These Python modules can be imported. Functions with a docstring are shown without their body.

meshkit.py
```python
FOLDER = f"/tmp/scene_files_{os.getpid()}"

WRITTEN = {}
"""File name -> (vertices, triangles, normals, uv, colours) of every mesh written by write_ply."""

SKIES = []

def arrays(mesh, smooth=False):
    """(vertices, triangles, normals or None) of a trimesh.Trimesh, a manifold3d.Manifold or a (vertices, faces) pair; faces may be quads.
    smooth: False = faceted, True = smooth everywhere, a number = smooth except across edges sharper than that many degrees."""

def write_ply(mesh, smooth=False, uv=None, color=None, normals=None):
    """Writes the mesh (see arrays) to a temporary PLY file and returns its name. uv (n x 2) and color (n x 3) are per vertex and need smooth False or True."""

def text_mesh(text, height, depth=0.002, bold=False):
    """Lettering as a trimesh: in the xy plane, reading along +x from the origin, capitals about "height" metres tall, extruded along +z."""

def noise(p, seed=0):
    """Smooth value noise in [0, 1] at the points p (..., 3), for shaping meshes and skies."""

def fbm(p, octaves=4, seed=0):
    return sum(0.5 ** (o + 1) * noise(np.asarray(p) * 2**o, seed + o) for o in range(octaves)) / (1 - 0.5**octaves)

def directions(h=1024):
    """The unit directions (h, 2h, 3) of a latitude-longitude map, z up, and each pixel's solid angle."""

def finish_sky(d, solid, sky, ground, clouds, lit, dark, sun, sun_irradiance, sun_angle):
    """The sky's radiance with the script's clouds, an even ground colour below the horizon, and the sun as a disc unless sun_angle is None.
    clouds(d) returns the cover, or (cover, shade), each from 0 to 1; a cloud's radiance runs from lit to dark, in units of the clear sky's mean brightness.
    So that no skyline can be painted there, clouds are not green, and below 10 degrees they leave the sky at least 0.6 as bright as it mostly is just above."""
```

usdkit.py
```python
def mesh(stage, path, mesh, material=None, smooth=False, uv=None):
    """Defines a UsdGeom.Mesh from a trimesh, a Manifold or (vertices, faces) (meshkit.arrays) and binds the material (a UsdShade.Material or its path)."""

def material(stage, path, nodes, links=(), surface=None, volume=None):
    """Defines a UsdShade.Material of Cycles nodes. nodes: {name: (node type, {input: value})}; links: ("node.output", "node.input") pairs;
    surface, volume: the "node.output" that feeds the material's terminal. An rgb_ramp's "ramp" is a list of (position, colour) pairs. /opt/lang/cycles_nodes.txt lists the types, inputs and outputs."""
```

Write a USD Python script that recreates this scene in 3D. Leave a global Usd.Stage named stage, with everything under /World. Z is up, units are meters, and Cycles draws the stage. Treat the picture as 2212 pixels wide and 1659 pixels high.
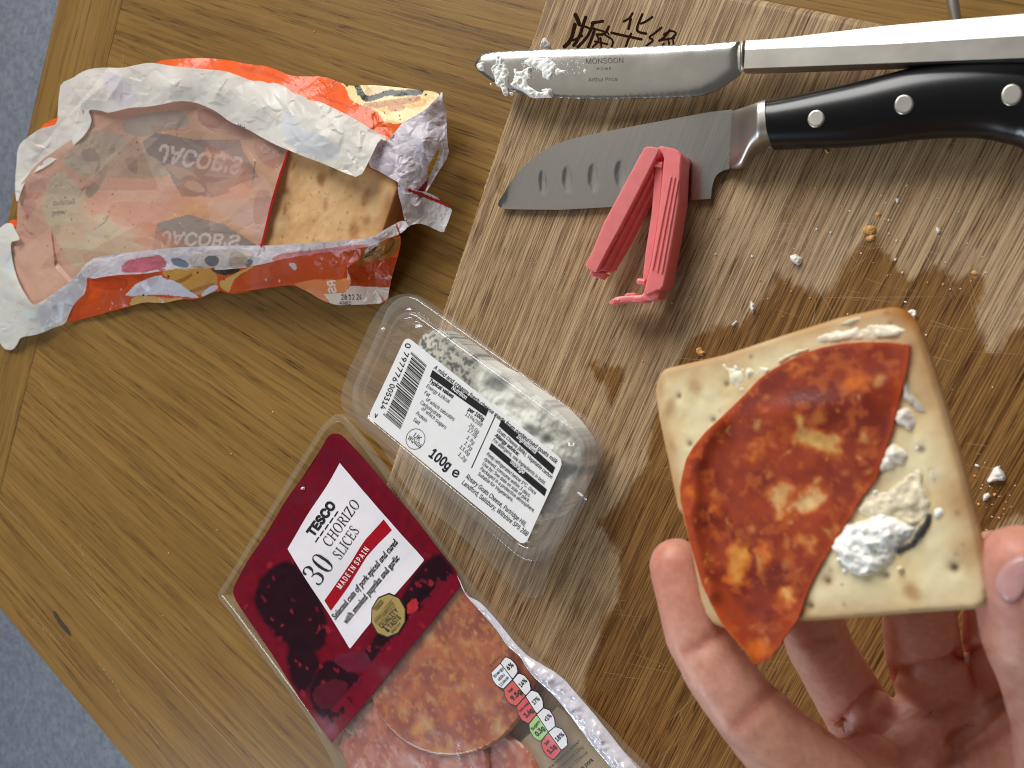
import math, glob, random
import numpy as np, trimesh, shapely
import shapely.geometry as sg
from shapely import affinity
from scipy.spatial import Delaunay
from scipy.spatial.transform import Rotation
from scipy.interpolate import RBFInterpolator, LinearNDInterpolator
import manifold3d as mf
import usdkit, meshkit
from meshkit import fbm
from pxr import Usd, UsdGeom, UsdLux, UsdShade, Gf, Sdf, Vt

stage = Usd.Stage.CreateInMemory()
UsdGeom.SetStageUpAxis(stage, UsdGeom.Tokens.z)
UsdGeom.SetStageMetersPerUnit(stage, 1.0)
UsdGeom.Xform.Define(stage, '/World')
UsdGeom.Scope.Define(stage, '/World/Looks')

# ---------------------------------------------------------------- camera
# The table top is z = 0, its edges run along x and y. The hand-held camera looks down at 31 degrees from plumb.
FOC, CX, CY = 1662.0, 1106.0, 829.5          # focal length and centre in units of a 2212 x 1659 picture
ROT = Rotation.from_rotvec([-2.85506506, -0.6294728, 0.79530972]).as_matrix()   # world -> (right, down, forward)
FWD = ROT.T @ [0, 0, 1.0]
CAM = -0.345 * FWD
cam = UsdGeom.Camera.Define(stage, '/World/camera')
cam.CreateHorizontalApertureAttr(36.0)
cam.CreateVerticalApertureAttr(27.0)
cam.CreateFocalLengthAttr(36.0 * FOC / 2212)
cam.CreateClippingRangeAttr(Gf.Vec2f(0.01, 20))
cam.CreateFocusDistanceAttr(0.335)
cam.CreateFStopAttr(19.0)
cam.CreateExposureAttr(-0.12)
_m = np.eye(4)
_m[0, :3], _m[1, :3], _m[2, :3], _m[3, :3] = ROT.T @ [1, 0, 0], ROT.T @ [0, -1, 0], -FWD, CAM
cam.AddTransformOp().Set(Gf.Matrix4d(*map(float, _m.ravel())))

# ---------------------------------------------------------------- light: a window low on the near left, pale walls and ceiling all round
usdkit.material(stage, '/World/Looks/room_light', {'b': ('background_shader', {'color': (1.0, 0.95, 0.88), 'strength': 0.13})}, surface='b.background')
dome = UsdLux.DomeLight.Define(stage, '/World/room_light')
UsdShade.MaterialBindingAPI.Apply(dome.GetPrim()).Bind(UsdShade.Material.Get(stage, '/World/Looks/room_light'))


def area(name, pos, target, w, h, col, power):
    l = UsdLux.RectLight.Define(stage, '/World/' + name)
    l.CreateWidthAttr(w); l.CreateHeightAttr(h); l.CreateColorAttr(Gf.Vec3f(*col)); l.CreateIntensityAttr(power)
    z = np.array(pos, float) - target; z /= np.linalg.norm(z)
    x = np.cross([0, 0, 1.0], z); x /= np.linalg.norm(x); y = np.cross(z, x)
    m = np.eye(4); m[0, :3], m[1, :3], m[2, :3], m[3, :3] = x, y, z, pos
    l.AddTransformOp().Set(Gf.Matrix4d(*map(float, m.ravel())))


area('window_light', (-1.83, 2.04, 1.65), (0, 0, 0), 2.1, 1.9, (1.0, 0.99, 0.97), 11.0)
area('side_window_light', (-0.70, -2.50, 1.05), (0, 0, 0), 1.1, 0.9, (0.76, 0.87, 1.0), 12.0)
area('lit_ceiling', (-1.45, 0.15, 1.55), (-1.45, 0.151, 0), 1.9, 2.4, (1.0, 0.93, 0.82), 0.32)


# ---------------------------------------------------------------- helpers
def lin(*c):
    c = np.array(c, float) / 255
    return np.where(c <= 0.04045, c / 12.92, ((c + 0.055) / 1.055) ** 2.4)


def ray(p):
    p = np.atleast_2d(np.asarray(p, float))
    return np.c_[(p[:, 0] - CX) / FOC, (p[:, 1] - CY) / FOC, np.ones(len(p))] @ ROT


def P(px, py, z=0.0):
    r = ray((px, py))[0]
    return CAM + r * (z - CAM[2]) / r[2]


def Q(px, py, depth):
    return CAM + ray((px, py))[0] * depth


def proj(w):
    q = (np.atleast_2d(w) - CAM) @ ROT.T
    return np.c_[q[:, 0] / q[:, 2] * FOC + CX, q[:, 1] / q[:, 2] * FOC + CY, q[:, 2]]


class Frame:
    """A plane with its own u, v, h axes; uv() turns a picture point into a point of the plane raised by h."""
    def __init__(s, o, n=(0, 0, 1), u=(1, 0, 0)):
        s.o = np.array(o, float); s.n = np.array(n, float) / np.linalg.norm(n)
        u = np.array(u, float) - s.n * np.dot(u, s.n); s.u = u / np.linalg.norm(u); s.v = np.cross(s.n, s.u)

    def uv(s, p, h=0.0):
        r = ray(p)
        t = (np.dot(s.o - CAM, s.n) + np.asarray(h)) / (r @ s.n)
        w = CAM + r * np.asarray(t)[:, None] - s.o
        return np.c_[w @ s.u, w @ s.v]

    def w(s, uv, h=0.0):
        uv = np.atleast_2d(uv)
        return s.o + uv[:, :1] * s.u + uv[:, 1:2] * s.v + np.broadcast_to(np.asarray(h, float), len(uv))[:, None] * s.n


def TP(z):
    return Frame((0, 0, z))


def reg(x0, y0, k):
    """Converter from the pixels of an enlarged detail (origin in the 4032 picture, scale) to 2212 pixels."""
    return lambda pts: (np.array([x0, y0]) + np.atleast_2d(np.asarray(pts, float)) / k) * 0.548611


A1, A2, A3, A4 = reg(0, 150, 2.212), reg(900, 150, 2.212), reg(0, 700, 2.212), reg(900, 700, 2.212)
A5, A6, A7 = reg(1800, 0, 2.212), reg(2800, 0, 1.79545), reg(1800, 500, 2.212)
B1, B2, B3 = reg(1200, 1100, 1.27615), reg(800, 1550, 1.84333), reg(1200, 2250, 1.70154)
B4, B5, B7 = reg(2500, 1150, 1.44386), reg(2400, 1950, 1.35539), reg(2700, 700, 1.65924)
N0 = reg(1850, 2500, 3.16615)
ID = lambda p: np.atleast_2d(np.asarray(p, float))


def smooth_poly(pts, it=2, closed=True):
    p = np.asarray(pts, float)
    for _ in range(it):
        q = np.roll(p, -1, 0) if closed else p[1:]
        a = p if closed else p[:-1]
        n = np.stack([a * .75 + q * .25, a * .25 + q * .75], 1).reshape(-1, 2)
        p = n if closed else np.vstack([p[:1], n, p[-1:]])
    return p


def poly(pts):
    g = sg.Polygon(pts)
    if not g.is_valid:
        g = g.buffer(0)
        if g.geom_type != 'Polygon':
            g = max(g.geoms, key=lambda x: x.area)
    return g


def sheet(g, sp, seed=0):
    """Points and triangles that fill a polygon on an even grid; the first points are its outline, in order."""
    rng = np.random.default_rng(seed)
    n = max(8, int(round(g.exterior.length / sp)))
    b = np.array([g.exterior.interpolate(i / n, True).coords[0] for i in range(n)])
    x0, y0, x1, y1 = g.bounds
    xx, yy = np.meshgrid(np.arange(x0, x1, sp), np.arange(y0, y1, sp * .866))
    xx = xx + (np.arange(xx.shape[0]) % 2)[:, None] * sp / 2
    p = np.c_[xx.ravel(), yy.ravel()] + rng.uniform(-.08, .08, (xx.size, 2)) * sp
    inner = g.buffer(-sp * .55)
    p = p[shapely.contains_xy(inner, p[:, 0], p[:, 1])] if not inner.is_empty else p[:0]
    pts = np.vstack([b, p])
    t = Delaunay(pts).simplices
    c = pts[t].mean(1)
    t = t[shapely.contains_xy(g.buffer(sp * .02), c[:, 0], c[:, 1])]
    a = pts[t]
    cr = (a[:, 1, 0] - a[:, 0, 0]) * (a[:, 2, 1] - a[:, 0, 1]) - (a[:, 1, 1] - a[:, 0, 1]) * (a[:, 2, 0] - a[:, 0, 0])
    t[cr < 0] = t[cr < 0][:, ::-1]
    t = t[np.abs(cr) > 1e-14]
    return pts, t, n


def slab(g, fr, top, bot, sp, seed=0):
    """A closed slab over a polygon of the frame: top(uv) and bot(uv) give its heights. Returns (vertices, faces, top points' uv padded)."""
    p, t, n = sheet(g, sp, seed)
    ht, hb = np.broadcast_to(np.asarray(top(p), float), len(p)), np.broadcast_to(np.asarray(bot(p), float), len(p))
    vt, vb = fr.w(p, ht), fr.w(p, hb)
    k = len(p)
    i = np.arange(n); j = (i + 1) % n
    side = np.vstack([vt[:n], vb[:n]])
    sf = np.vstack([np.c_[i, i + n, j], np.c_[j, i + n, j + n]])
    if g.exterior.is_ccw is False:
        sf = sf[:, ::-1]
    v = np.vstack([vt, vb, side])
    f = np.vstack([t, t[:, ::-1] + k, sf + 2 * k])
    return v, f, np.vstack([p, p, p[:n], p[:n]])


def edge_dist(g, p):
    return shapely.distance(g.exterior, shapely.points(p))


def rounded(g, h, r, base=0.0):
    """Height function: h, with the rim rounded over r."""
    def f(p):
        d = np.clip(edge_dist(g, p) / r, 0, 1)
        return base + (h - base) * np.sqrt(np.clip(1 - (1 - d) ** 2, 0, 1))
    return f


class Facets:
    """Crumpled-film relief: flat facets between random points."""
    def __init__(s, seed, box, cell, amp):
        rng = np.random.default_rng(seed)
        x0, y0, x1, y1 = box
        n = int(max(20, (x1 - x0) * (y1 - y0) / cell ** 2))
        pts = np.c_[rng.uniform(x0 - 2 * cell, x1 + 2 * cell, n * 2), rng.uniform(y0 - 2 * cell, y1 + 2 * cell, n * 2)]
        s.f = LinearNDInterpolator(pts, rng.uniform(-amp, amp, len(pts)), 0.0)

    def __call__(s, p):
        return s.f(p)


def paint(p, base, layers):
    """Flat print: colours of the points p; later layers lie over earlier ones. layer = (polygon, colour[, opacity])."""
    c = np.broadcast_to(np.asarray(base, float), (len(p), 3)).copy()
    for l in layers:
        m = shapely.contains_xy(l[0], p[:, 0], p[:, 1])
        o = l[2] if len(l) > 2 else 1.0
        c[m] = c[m] * (1 - o) + np.asarray(l[1]) * o
    return c


# ---- prims
used = {}
BASE = {}


def numbered(parent, name):
    k = used.get((parent, name), 0); used[(parent, name)] = k + 1
    return name if k == 0 else f'{name}_{k:03d}'


def tagp(prim, label=None, cat=None, group=None, kind=None):
    for k, v in (('label', label), ('category', cat), ('group', group), ('kind', kind)):
        if v:
            prim.SetCustomDataByKey(k, v)
    return prim


def thing(name, label, cat, base, kind=None, group=None):
    path = '/World/' + numbered('/World', name)
    x = UsdGeom.Xform.Define(stage, path)
    x.AddTranslateOp().Set(Gf.Vec3d(*map(float, base)))
    BASE[path] = np.array(base, float)
    tagp(x.GetPrim(), label, cat, group, kind)
    return path


def part(parent, name, mesh, material, smooth=30, col=None, label=None, kind=None, crease=None):
    path = parent + '/' + numbered(parent, name)
    base = BASE[parent]
    BASE[path] = base
    v, f, n = meshkit.arrays(mesh, smooth if col is None else True)
    m = usdkit.mesh(stage, path, (v - base, f), material, smooth=False)
    if n is not None:
        m.CreateNormalsAttr(Vt.Vec3fArray.FromNumpy(n.astype(np.float32))); m.SetNormalsInterpolation('vertex')
    if col is not None:
        UsdGeom.PrimvarsAPI(m).CreatePrimvar('Col', Sdf.ValueTypeNames.Color3fArray, 'vertex').Set(Vt.Vec3fArray.FromNumpy(np.clip(col, 0, 1).astype(np.float32)))
    if crease:
        creased(m, v, f, crease)
    tagp(m.GetPrim(), label, kind=kind)
    return path


def creased(m, v, f, angle):
    """Corner normals: smooth, but sharp across folds steeper than the angle."""
    fn = np.cross(v[f[:, 1]] - v[f[:, 0]], v[f[:, 2]] - v[f[:, 0]])
    un = fn / np.maximum(np.linalg.norm(fn, axis=1, keepdims=True), 1e-20)
    cv, cf = f.ravel(), np.repeat(np.arange(len(f)), 3)
    o = np.argsort(cv, kind='stable'); sv = cv[o]
    start = np.searchsorted(sv, sv, 'left'); cnt = np.searchsorted(sv, sv, 'right') - start
    acc = np.zeros((len(cv), 3)); ca = math.cos(math.radians(angle))
    for k in range(int(cnt.max())):
        ok = k < cnt
        j = np.minimum(start + k, len(cv) - 1)
        g = cf[o[j]]; me = cf[o]
        w = ok & ((un[g] * un[me]).sum(1) > ca)
        acc[o] += fn[g] * w[:, None]
    acc /= np.maximum(np.linalg.norm(acc, axis=1, keepdims=True), 1e-20)
    m.CreateNormalsAttr(Vt.Vec3fArray.FromNumpy(acc.astype(np.float32))); m.SetNormalsInterpolation('faceVarying')


def single(name, mesh, material, label, cat, smooth=30, col=None, kind=None, group=None):
    """A thing that is one mesh, at its own base."""
    v = np.asarray(meshkit.arrays(mesh)[0])
    base = np.array([*(v.min(0) + v.max(0))[:2] / 2, v[:, 2].min()])
    path = '/World/' + numbered('/World', name)
    vv, f, n = meshkit.arrays(mesh, smooth if col is None else True)
    m = usdkit.mesh(stage, path, (vv - base, f), material, smooth=False)
    if n is not None:
        m.CreateNormalsAttr(Vt.Vec3fArray.FromNumpy(n.astype(np.float32))); m.SetNormalsInterpolation('vertex')
    if col is not None:
        UsdGeom.PrimvarsAPI(m).CreatePrimvar('Col', Sdf.ValueTypeNames.Color3fArray, 'vertex').Set(Vt.Vec3fArray.FromNumpy(np.clip(col, 0, 1).astype(np.float32)))
    m.AddTranslateOp().Set(Gf.Vec3d(*map(float, base)))
    tagp(m.GetPrim(), label, cat, group, kind)
    return path


def cat_meshes(ms):
    vs, fs, k = [], [], 0
    for m in ms:
        v, f = (m[0], m[1]) if isinstance(m, tuple) else (m.vertices, m.faces)
        vs.append(np.asarray(v)); fs.append(np.asarray(f) + k); k += len(v)
    return np.vstack(vs), np.vstack(fs)


def loft(rows, closed=True, caps=True):
    """Skin over rows of equally many points."""
    rows = [np.asarray(r, float) for r in rows]
    n = len(rows[0]); v = np.vstack(rows); f = []
    for a in range(len(rows) - 1):
        for i in range(n if closed else n - 1):
            j = (i + 1) % n
            f += [[a * n + i, a * n + j, a * n + n + j], [a * n + i, a * n + n + j, a * n + n + i]]
    if caps and closed:
        for a, flip in ((0, True), (len(rows) - 1, False)):
            v = np.vstack([v, rows[a].mean(0)]); c = len(v) - 1
            for i in range(n):
                j = (i + 1) % n
                f.append([c, a * n + j, a * n + i] if flip else [c, a * n + i, a * n + j])
    m = trimesh.Trimesh(v, np.array(f), process=False)
    if closed and caps and m.volume < 0:
        m.invert()
    return m


def tube(pts, r, n=8):
    pts = np.asarray(pts, float); rows = []
    for i, p in enumerate(pts):
        t = pts[min(i + 1, len(pts) - 1)] - pts[max(i - 1, 0)]; t /= np.linalg.norm(t)
        a = np.cross(t, [0.12, 0.31, 0.95]); a /= np.linalg.norm(a); b = np.cross(t, a)
        q = np.linspace(0, 2 * np.pi, n, endpoint=False)
        rr = r[i] if np.ndim(r) else r
        rows.append(p + rr * (np.cos(q)[:, None] * a + np.sin(q)[:, None] * b))
    return loft(rows)


# ---- lettering
from PIL import Image, ImageDraw, ImageFont
FONTS = {'sans': 'Inter.woff2', 'serif': 'NotoSansMath-Regular.woff2'}
_fc, _gc = {}, {}


def _font(k):
    if k not in _fc:
        _fc[k] = ImageFont.truetype(glob.glob('/opt/blender-*/*/datafiles/fonts/' + FONTS[k])[0], 96)
    return _fc[k]


def serif(s, bold=False):
    up, lo = (0x1D468, 0x1D482) if bold else (0x1D434, 0x1D44E)
    o = ''
    for ch in s:
        if 'A' <= ch <= 'Z': o += chr(up + ord(ch) - 65)
        elif 'a' <= ch <= 'z': o += '\u210e' if (ch == 'h' and not bold) else chr(lo + ord(ch) - 97)
        elif '0' <= ch <= '9': o += chr(0x1D7CE + ord(ch) - 48)
        else: o += ch
    return o


def glyphs(text, font='sans', bold=0.0):
    """The outline of a line of text, capitals 1 high, baseline at y = 0, from x = 0 on."""
    key = (text, font, bold)
    if key not in _gc:
        f = _font(font)
        x0, y0, x1, y1 = f.getbbox(text, anchor='ls')
        im = Image.new('L', (int(x1 - x0 + 8), int(y1 - y0 + 8)))
        ImageDraw.Draw(im).text((4 - x0, 4 - y0), text, 255, f, anchor='ls')
        on = np.pad(np.asarray(im) > 127, ((0, 0), (1, 1))).astype(np.int8)
        r, s = np.nonzero(np.diff(on, axis=1) == 1); e = np.nonzero(np.diff(on, axis=1) == -1)[1]
        g = shapely.union_all(shapely.box(s, -r - 1, e, -r)).buffer(0.6 + bold).buffer(-0.6).simplify(0.8)
        k = 1 / 69.0
        _gc[key] = affinity.affine_transform(g, [k, 0, 0, k, -4 * k, (4 - y0) * k])
    return _gc[key]


def text_geom(text, p0, p1, cap, conv=ID, font='sans', bold=0.0, up=None, shear=0.0):
    """Text laid along a baseline p0-p1 (detail pixels): an outline in 2212 pixels."""
    g = glyphs(text, font, bold)
    x0, _, x1, _ = g.bounds
    p0, p1 = np.array(p0, float), np.array(p1, float)
    d = p1 - p0
    u = np.array(up, float) if up is not None else np.array([d[1], -d[0]])
    u = u / np.linalg.norm(u) * cap
    dx = d / (x1 - x0)
    o = p0 - dx * x0
    m = [conv([o])[0], conv([o + dx])[0], conv([o + u + dx * shear])[0]]
    a, b = m[1] - m[0], m[2] - m[0]
    return affinity.affine_transform(g, [a[0], b[0], a[1], b[1], m[0][0], m[0][1]])


def ink(geoms, fr, h, dh=4e-5, hf=None):
    """Printed shapes (outlines in 2212 pixels) as a thin layer on a frame; hf(uv) adds the height of a surface that is not flat."""
    ms = []
    for g in geoms:
        if hf is not None:
            g = shapely.segmentize(g, 9.0)
        for q in getattr(g, 'geoms', [g]):
            if q.geom_type != 'Polygon' or q.area < 0.3:
                continue
            try:
                v, f = trimesh.creation.triangulate_polygon(q, engine='earcut')
            except Exception:
                continue
            if len(f) == 0:
                continue
            a = v[f]; cr = np.cross(a[:, 1] - a[:, 0], a[:, 2] - a[:, 0])
            f = np.array(f); f[cr > 0] = f[cr > 0][:, ::-1]          # picture y runs down
            uv = fr.uv(v, h)
            hh = h + (hf(uv) if hf else 0)
            if hf is not None:
                uv = fr.uv(v, hh)
            ms.append((fr.w(uv, hh + dh), f))
    return cat_meshes(ms)


# ---- materials
LK = '/World/Looks/'


def pbr(name, col=None, rough=0.5, metal=0.0, vcol=False, bump=None, sss=0.0, sssr=(1, .35, .2), ssss=0.002, spec=0.5, coat=0.0, var=None, transl=0.0, tcol=None, aniso=0.0, coatr=.05):
    n, l = {}, []
    pin = {'roughness': rough, 'metallic': metal, 'specular_ior_level': spec}
    if coat: pin['coat_weight'] = coat; pin['coat_roughness'] = coatr
    if sss: pin.update(subsurface_weight=sss, subsurface_radius=sssr, subsurface_scale=ssss)
    src = None
    n['geo'] = ('geometry', {})
    if vcol:
        n['at'] = ('attribute', {'attribute': 'Col'}); src = 'at.color'
    elif col is not None:
        pin['base_color'] = tuple(col)
    if var:                                     # (scale, amount): slight unevenness of the colour
        n['vn'] = ('noise_texture', {'scale': var[0], 'detail': 4.0}); l.append(('geo.position', 'vn.vector'))
        n['vr'] = ('map_range', {'from_min': .3, 'from_max': .7, 'to_min': 1 - var[1], 'to_max': 1 + var[1]}); l.append(('vn.fac', 'vr.value'))
        n['vm'] = ('vector_math', {'math_type': 'scale', **({} if src else {'vector1': tuple(col)})}); l.append(('vr.result', 'vm.scale'))
        if src: l.append((src, 'vm.vector1'))
        src = 'vm.vector'
    n['p'] = ('principled_bsdf', pin)
    if src: l.append((src, 'p.base_color'))
    if bump:                                    # (scale, distance[, strength])
        n['bn'] = ('noise_texture', {'scale': bump[0], 'detail': 5.0, 'roughness': .6}); l.append(('geo.position', 'bn.vector'))
        n['b'] = ('bump', {'distance': bump[1], 'strength': bump[2] if len(bump) > 2 else .5}); l += [('bn.fac', 'b.height'), ('b.normal', 'p.normal')]
    out = 'p.BSDF'
    if transl:
        n['t'] = ('translucent_bsdf', {} if (tcol is None and src) else {'color': tuple(tcol if tcol is not None else col)})
        if tcol is None and src: l.append((src, 't.color'))
        n['mx'] = ('mix_closure', {'fac': transl}); l += [('p.BSDF', 'mx.closure1'), ('t.BSDF', 'mx.closure2')]
        out = 'mx.closure'
    return usdkit.material(stage, LK + name, n, l, surface=out)


def clear(name, tint=(1, 1, 1), haze=0.04, hazecol=(.9, .9, .9), rough=.06, bump=None, ior=1.40, boost=1.0):
    """Thin clear plastic: see-through, mirroring at grazing angles, with a trace of milkiness."""
    n = {'geo': ('geometry', {}), 'tr': ('transparent_bsdf', {'color': tint}), 'gl': ('glossy_bsdf', {'color': (1, 1, 1), 'roughness': rough}),
         'df': ('diffuse_bsdf', {'color': hazecol}), 'lw': ('layer_weight', {'blend': .5}), 'fr': ('math', {'math_type': 'power', 'value2': 3.5}), 'fa': ('math', {'math_type': 'multiply_add', 'value2': .75, 'value3': .045 * (ior / 1.4) ** 2}),
         'bo': ('math', {'math_type': 'multiply', 'value2': boost, 'use_clamp': True}),
         'm1': ('mix_closure', {}), 'm2': ('mix_closure', {'fac': haze})}
    l = [('lw.facing', 'fr.value1'), ('fr.value', 'fa.value1'), ('fa.value', 'bo.value1'), ('bo.value', 'm1.fac'), ('tr.BSDF', 'm1.closure1'), ('gl.BSDF', 'm1.closure2'), ('m1.closure', 'm2.closure1'), ('df.BSDF', 'm2.closure2')]
    if bump:
        n['bn'] = ('noise_texture', {'scale': bump[0], 'detail': 3.0}); n['b'] = ('bump', {'distance': bump[1], 'strength': .6})
        l += [('geo.position', 'bn.vector'), ('bn.fac', 'b.height'), ('b.normal', 'gl.normal'), ('b.normal', 'lw.normal')]
    return usdkit.material(stage, LK + name, n, l, surface='m2.closure')


def mix_nodes(n, l, out, a, b, fac, mode='mix', fv=None):
    """Adds a colour mix. a, b: socket names or colours; fac: a socket, or a number in fv."""
    d = {'blend_type': mode}
    if not isinstance(a, str): d['a'] = tuple(a)
    if not isinstance(b, str): d['b'] = tuple(b)
    if fac is None: d['fac'] = fv
    n[out] = ('mix_color', d)
    if isinstance(a, str): l.append((a, out + '.a'))
    if isinstance(b, str): l.append((b, out + '.b'))
    if fac is not None: l.append((fac, out + '.fac'))
    return out + '.result'


def noise_n(n, l, key, scale, detail=3.0, rough=.55, nscale=1.0, loc=(0, 0, 0), lo=.35, hi=.65, dist=0.0):
    n[key + 'm'] = ('mapping', {'scale': tuple(scale), 'location': tuple(loc)}); l.append(('geo.position', key + 'm.vector'))
    n[key + 'n'] = ('noise_texture', {'scale': nscale, 'detail': detail, 'roughness': rough, 'distortion': dist}); l.append((key + 'm.vector', key + 'n.vector'))
    n[key] = ('map_range', {'from_min': lo, 'from_max': hi, 'to_min': 0.0, 'to_max': 1.0, 'clamp': True}); l.append((key + 'n.fac', key + '.value'))
    return key + '.result'


def oak(name, along, loc, tone=1.0):
    """Oiled oak: long figure, growth bands and dark pores along one axis."""
    k = lambda a, b: (a, b, b) if along == 'x' else (b, a, b)
    n, l = {'geo': ('geometry', {})}, []
    fig = noise_n(n, l, 'fig', k(2.6, 30), 4.0, .6, loc=loc, lo=.36, hi=.64, dist=1.2)
    band = noise_n(n, l, 'band', k(7, 300), 5.0, .7, loc=loc, lo=.46, hi=.60, dist=.6)
    fine = noise_n(n, l, 'fine', k(22, 900), 3.0, .6, loc=loc, lo=.3, hi=.7)
    pore = noise_n(n, l, 'pore', k(50, 1300), 2.0, .55, loc=loc, lo=.56, hi=.63)
    patch = noise_n(n, l, 'patch', (9, 9, 9), 3.0, .5, loc=loc, lo=.3, hi=.7)
    T = lambda *c: lin(*c) * tone
    c = mix_nodes(n, l, 'c1', T(150, 114, 56), T(126, 92, 41), fig)
    c = mix_nodes(n, l, 'c2', c, T(92, 63, 27), band)
    n['c2f'] = ('math', {'math_type': 'multiply', 'value2': .74}); l.append(('band.result', 'c2f.value1'))
    l[:] = [x for x in l if x[1] != 'c2.fac'] + [('c2f.value', 'c2.fac')]
    n['ff'] = ('math', {'math_type': 'multiply', 'value2': .45}); l.append(('fine.result', 'ff.value1'))
    c = mix_nodes(n, l, 'c3', c, T(168, 131, 70), 'ff.value')
    n['pf'] = ('math', {'math_type': 'multiply', 'value2': .85}); l.append(('pore.result', 'pf.value1'))
    n['pf2'] = ('math', {'math_type': 'multiply'}); l += [('pf.value', 'pf2.value1'), ('band.result', 'pf2.value2')]
    c = mix_nodes(n, l, 'c4', c, T(66, 42, 18), 'pf2.value')
    n['paf'] = ('math', {'math_type': 'multiply', 'value2': .25}); l.append(('patch.result', 'paf.value1'))
    c = mix_nodes(n, l, 'c5', c, T(120, 86, 40), 'paf.value')
    n['p'] = ('principled_bsdf', {'roughness': .40, 'specular_ior_level': .25}); l.append((c, 'p.base_color'))
    n['b'] = ('bump', {'distance': 1e-4, 'strength': .25, 'invert': True}); l += [('pore.result', 'b.height'), ('b.normal', 'p.normal')]
    return usdkit.material(stage, LK + name, n, l, surface='p.BSDF')

# ================================================================ floor and table
def floor_mat():
    n, l = {'geo': ('geometry', {})}, []
    a = noise_n(n, l, 'a', (1, 1, 1), 4.0, .7, 55, lo=.35, hi=.65)
    b = noise_n(n, l, 'b', (1, 1, 1), 2.0, .6, 130, loc=(3, 1, 0), lo=.58, hi=.7)
    c = mix_nodes(n, l, 'c1', lin(104, 110, 122), lin(130, 136, 146), a)
    c = mix_nodes(n, l, 'c2', c, lin(82, 87, 97), b)
    n['p'] = ('principled_bsdf', {'roughness': .55}); l.append((c, 'p.base_color'))
    return usdkit.material(stage, LK + 'speckled_vinyl', n, l, surface='p.BSDF')


fl = trimesh.creation.box((6, 6, .02)); fl.apply_translation((0, 0, -.75))
single('floor', fl, floor_mat(), None, None, smooth=False, kind='structure')

TX0, TX1, TY0, TY1 = -.4483, -.3720, -.3395, -.2670      # outer and inner edges of the table's frame
TW, TH = .85, .62                                        # far ends, outside the picture
table = thing('oak_table', 'oiled oak table with a framed top that fills most of the picture', 'table', (0, 0, -.03))
M_OAKX, M_OAKX2, M_OAKY = oak('oak_panel', 'x', (0, 0, 0)), oak('oak_edge', 'x', (3.1, 1.7, .4), .97), oak('oak_end', 'y', (1.3, 2.2, .8), .92)


def board_piece(pts, z0=-.03, z1=0.0, r=.002):
    g = poly(pts)
    return slab(g, TP(0), lambda p: np.where(np.arange(len(p)) < 1e9, z1 - r * (1 - np.sqrt(np.clip(1 - (1 - np.clip(edge_dist(g, p) / r, 0, 1)) ** 2, 0, 1))), 0), lambda p: z0 + 0 * p[:, 0], .012)


def plank(pts, r=.0006):
    g = poly(pts)
    gi = g.buffer(-r, join_style=2)
    a, b = np.array(g.exterior.coords)[:-1], np.array(gi.exterior.coords)[:-1]
    b = np.array([b[np.argmin(((b - q) ** 2).sum(1))] for q in a])
    if not g.exterior.is_ccw:
        a, b = a[::-1], b[::-1]
    z = lambda q, h: np.c_[q, np.full(len(q), h)]
    return loft([z(a, -.03), z(a, -r), z(b, 0.0)])


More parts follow.
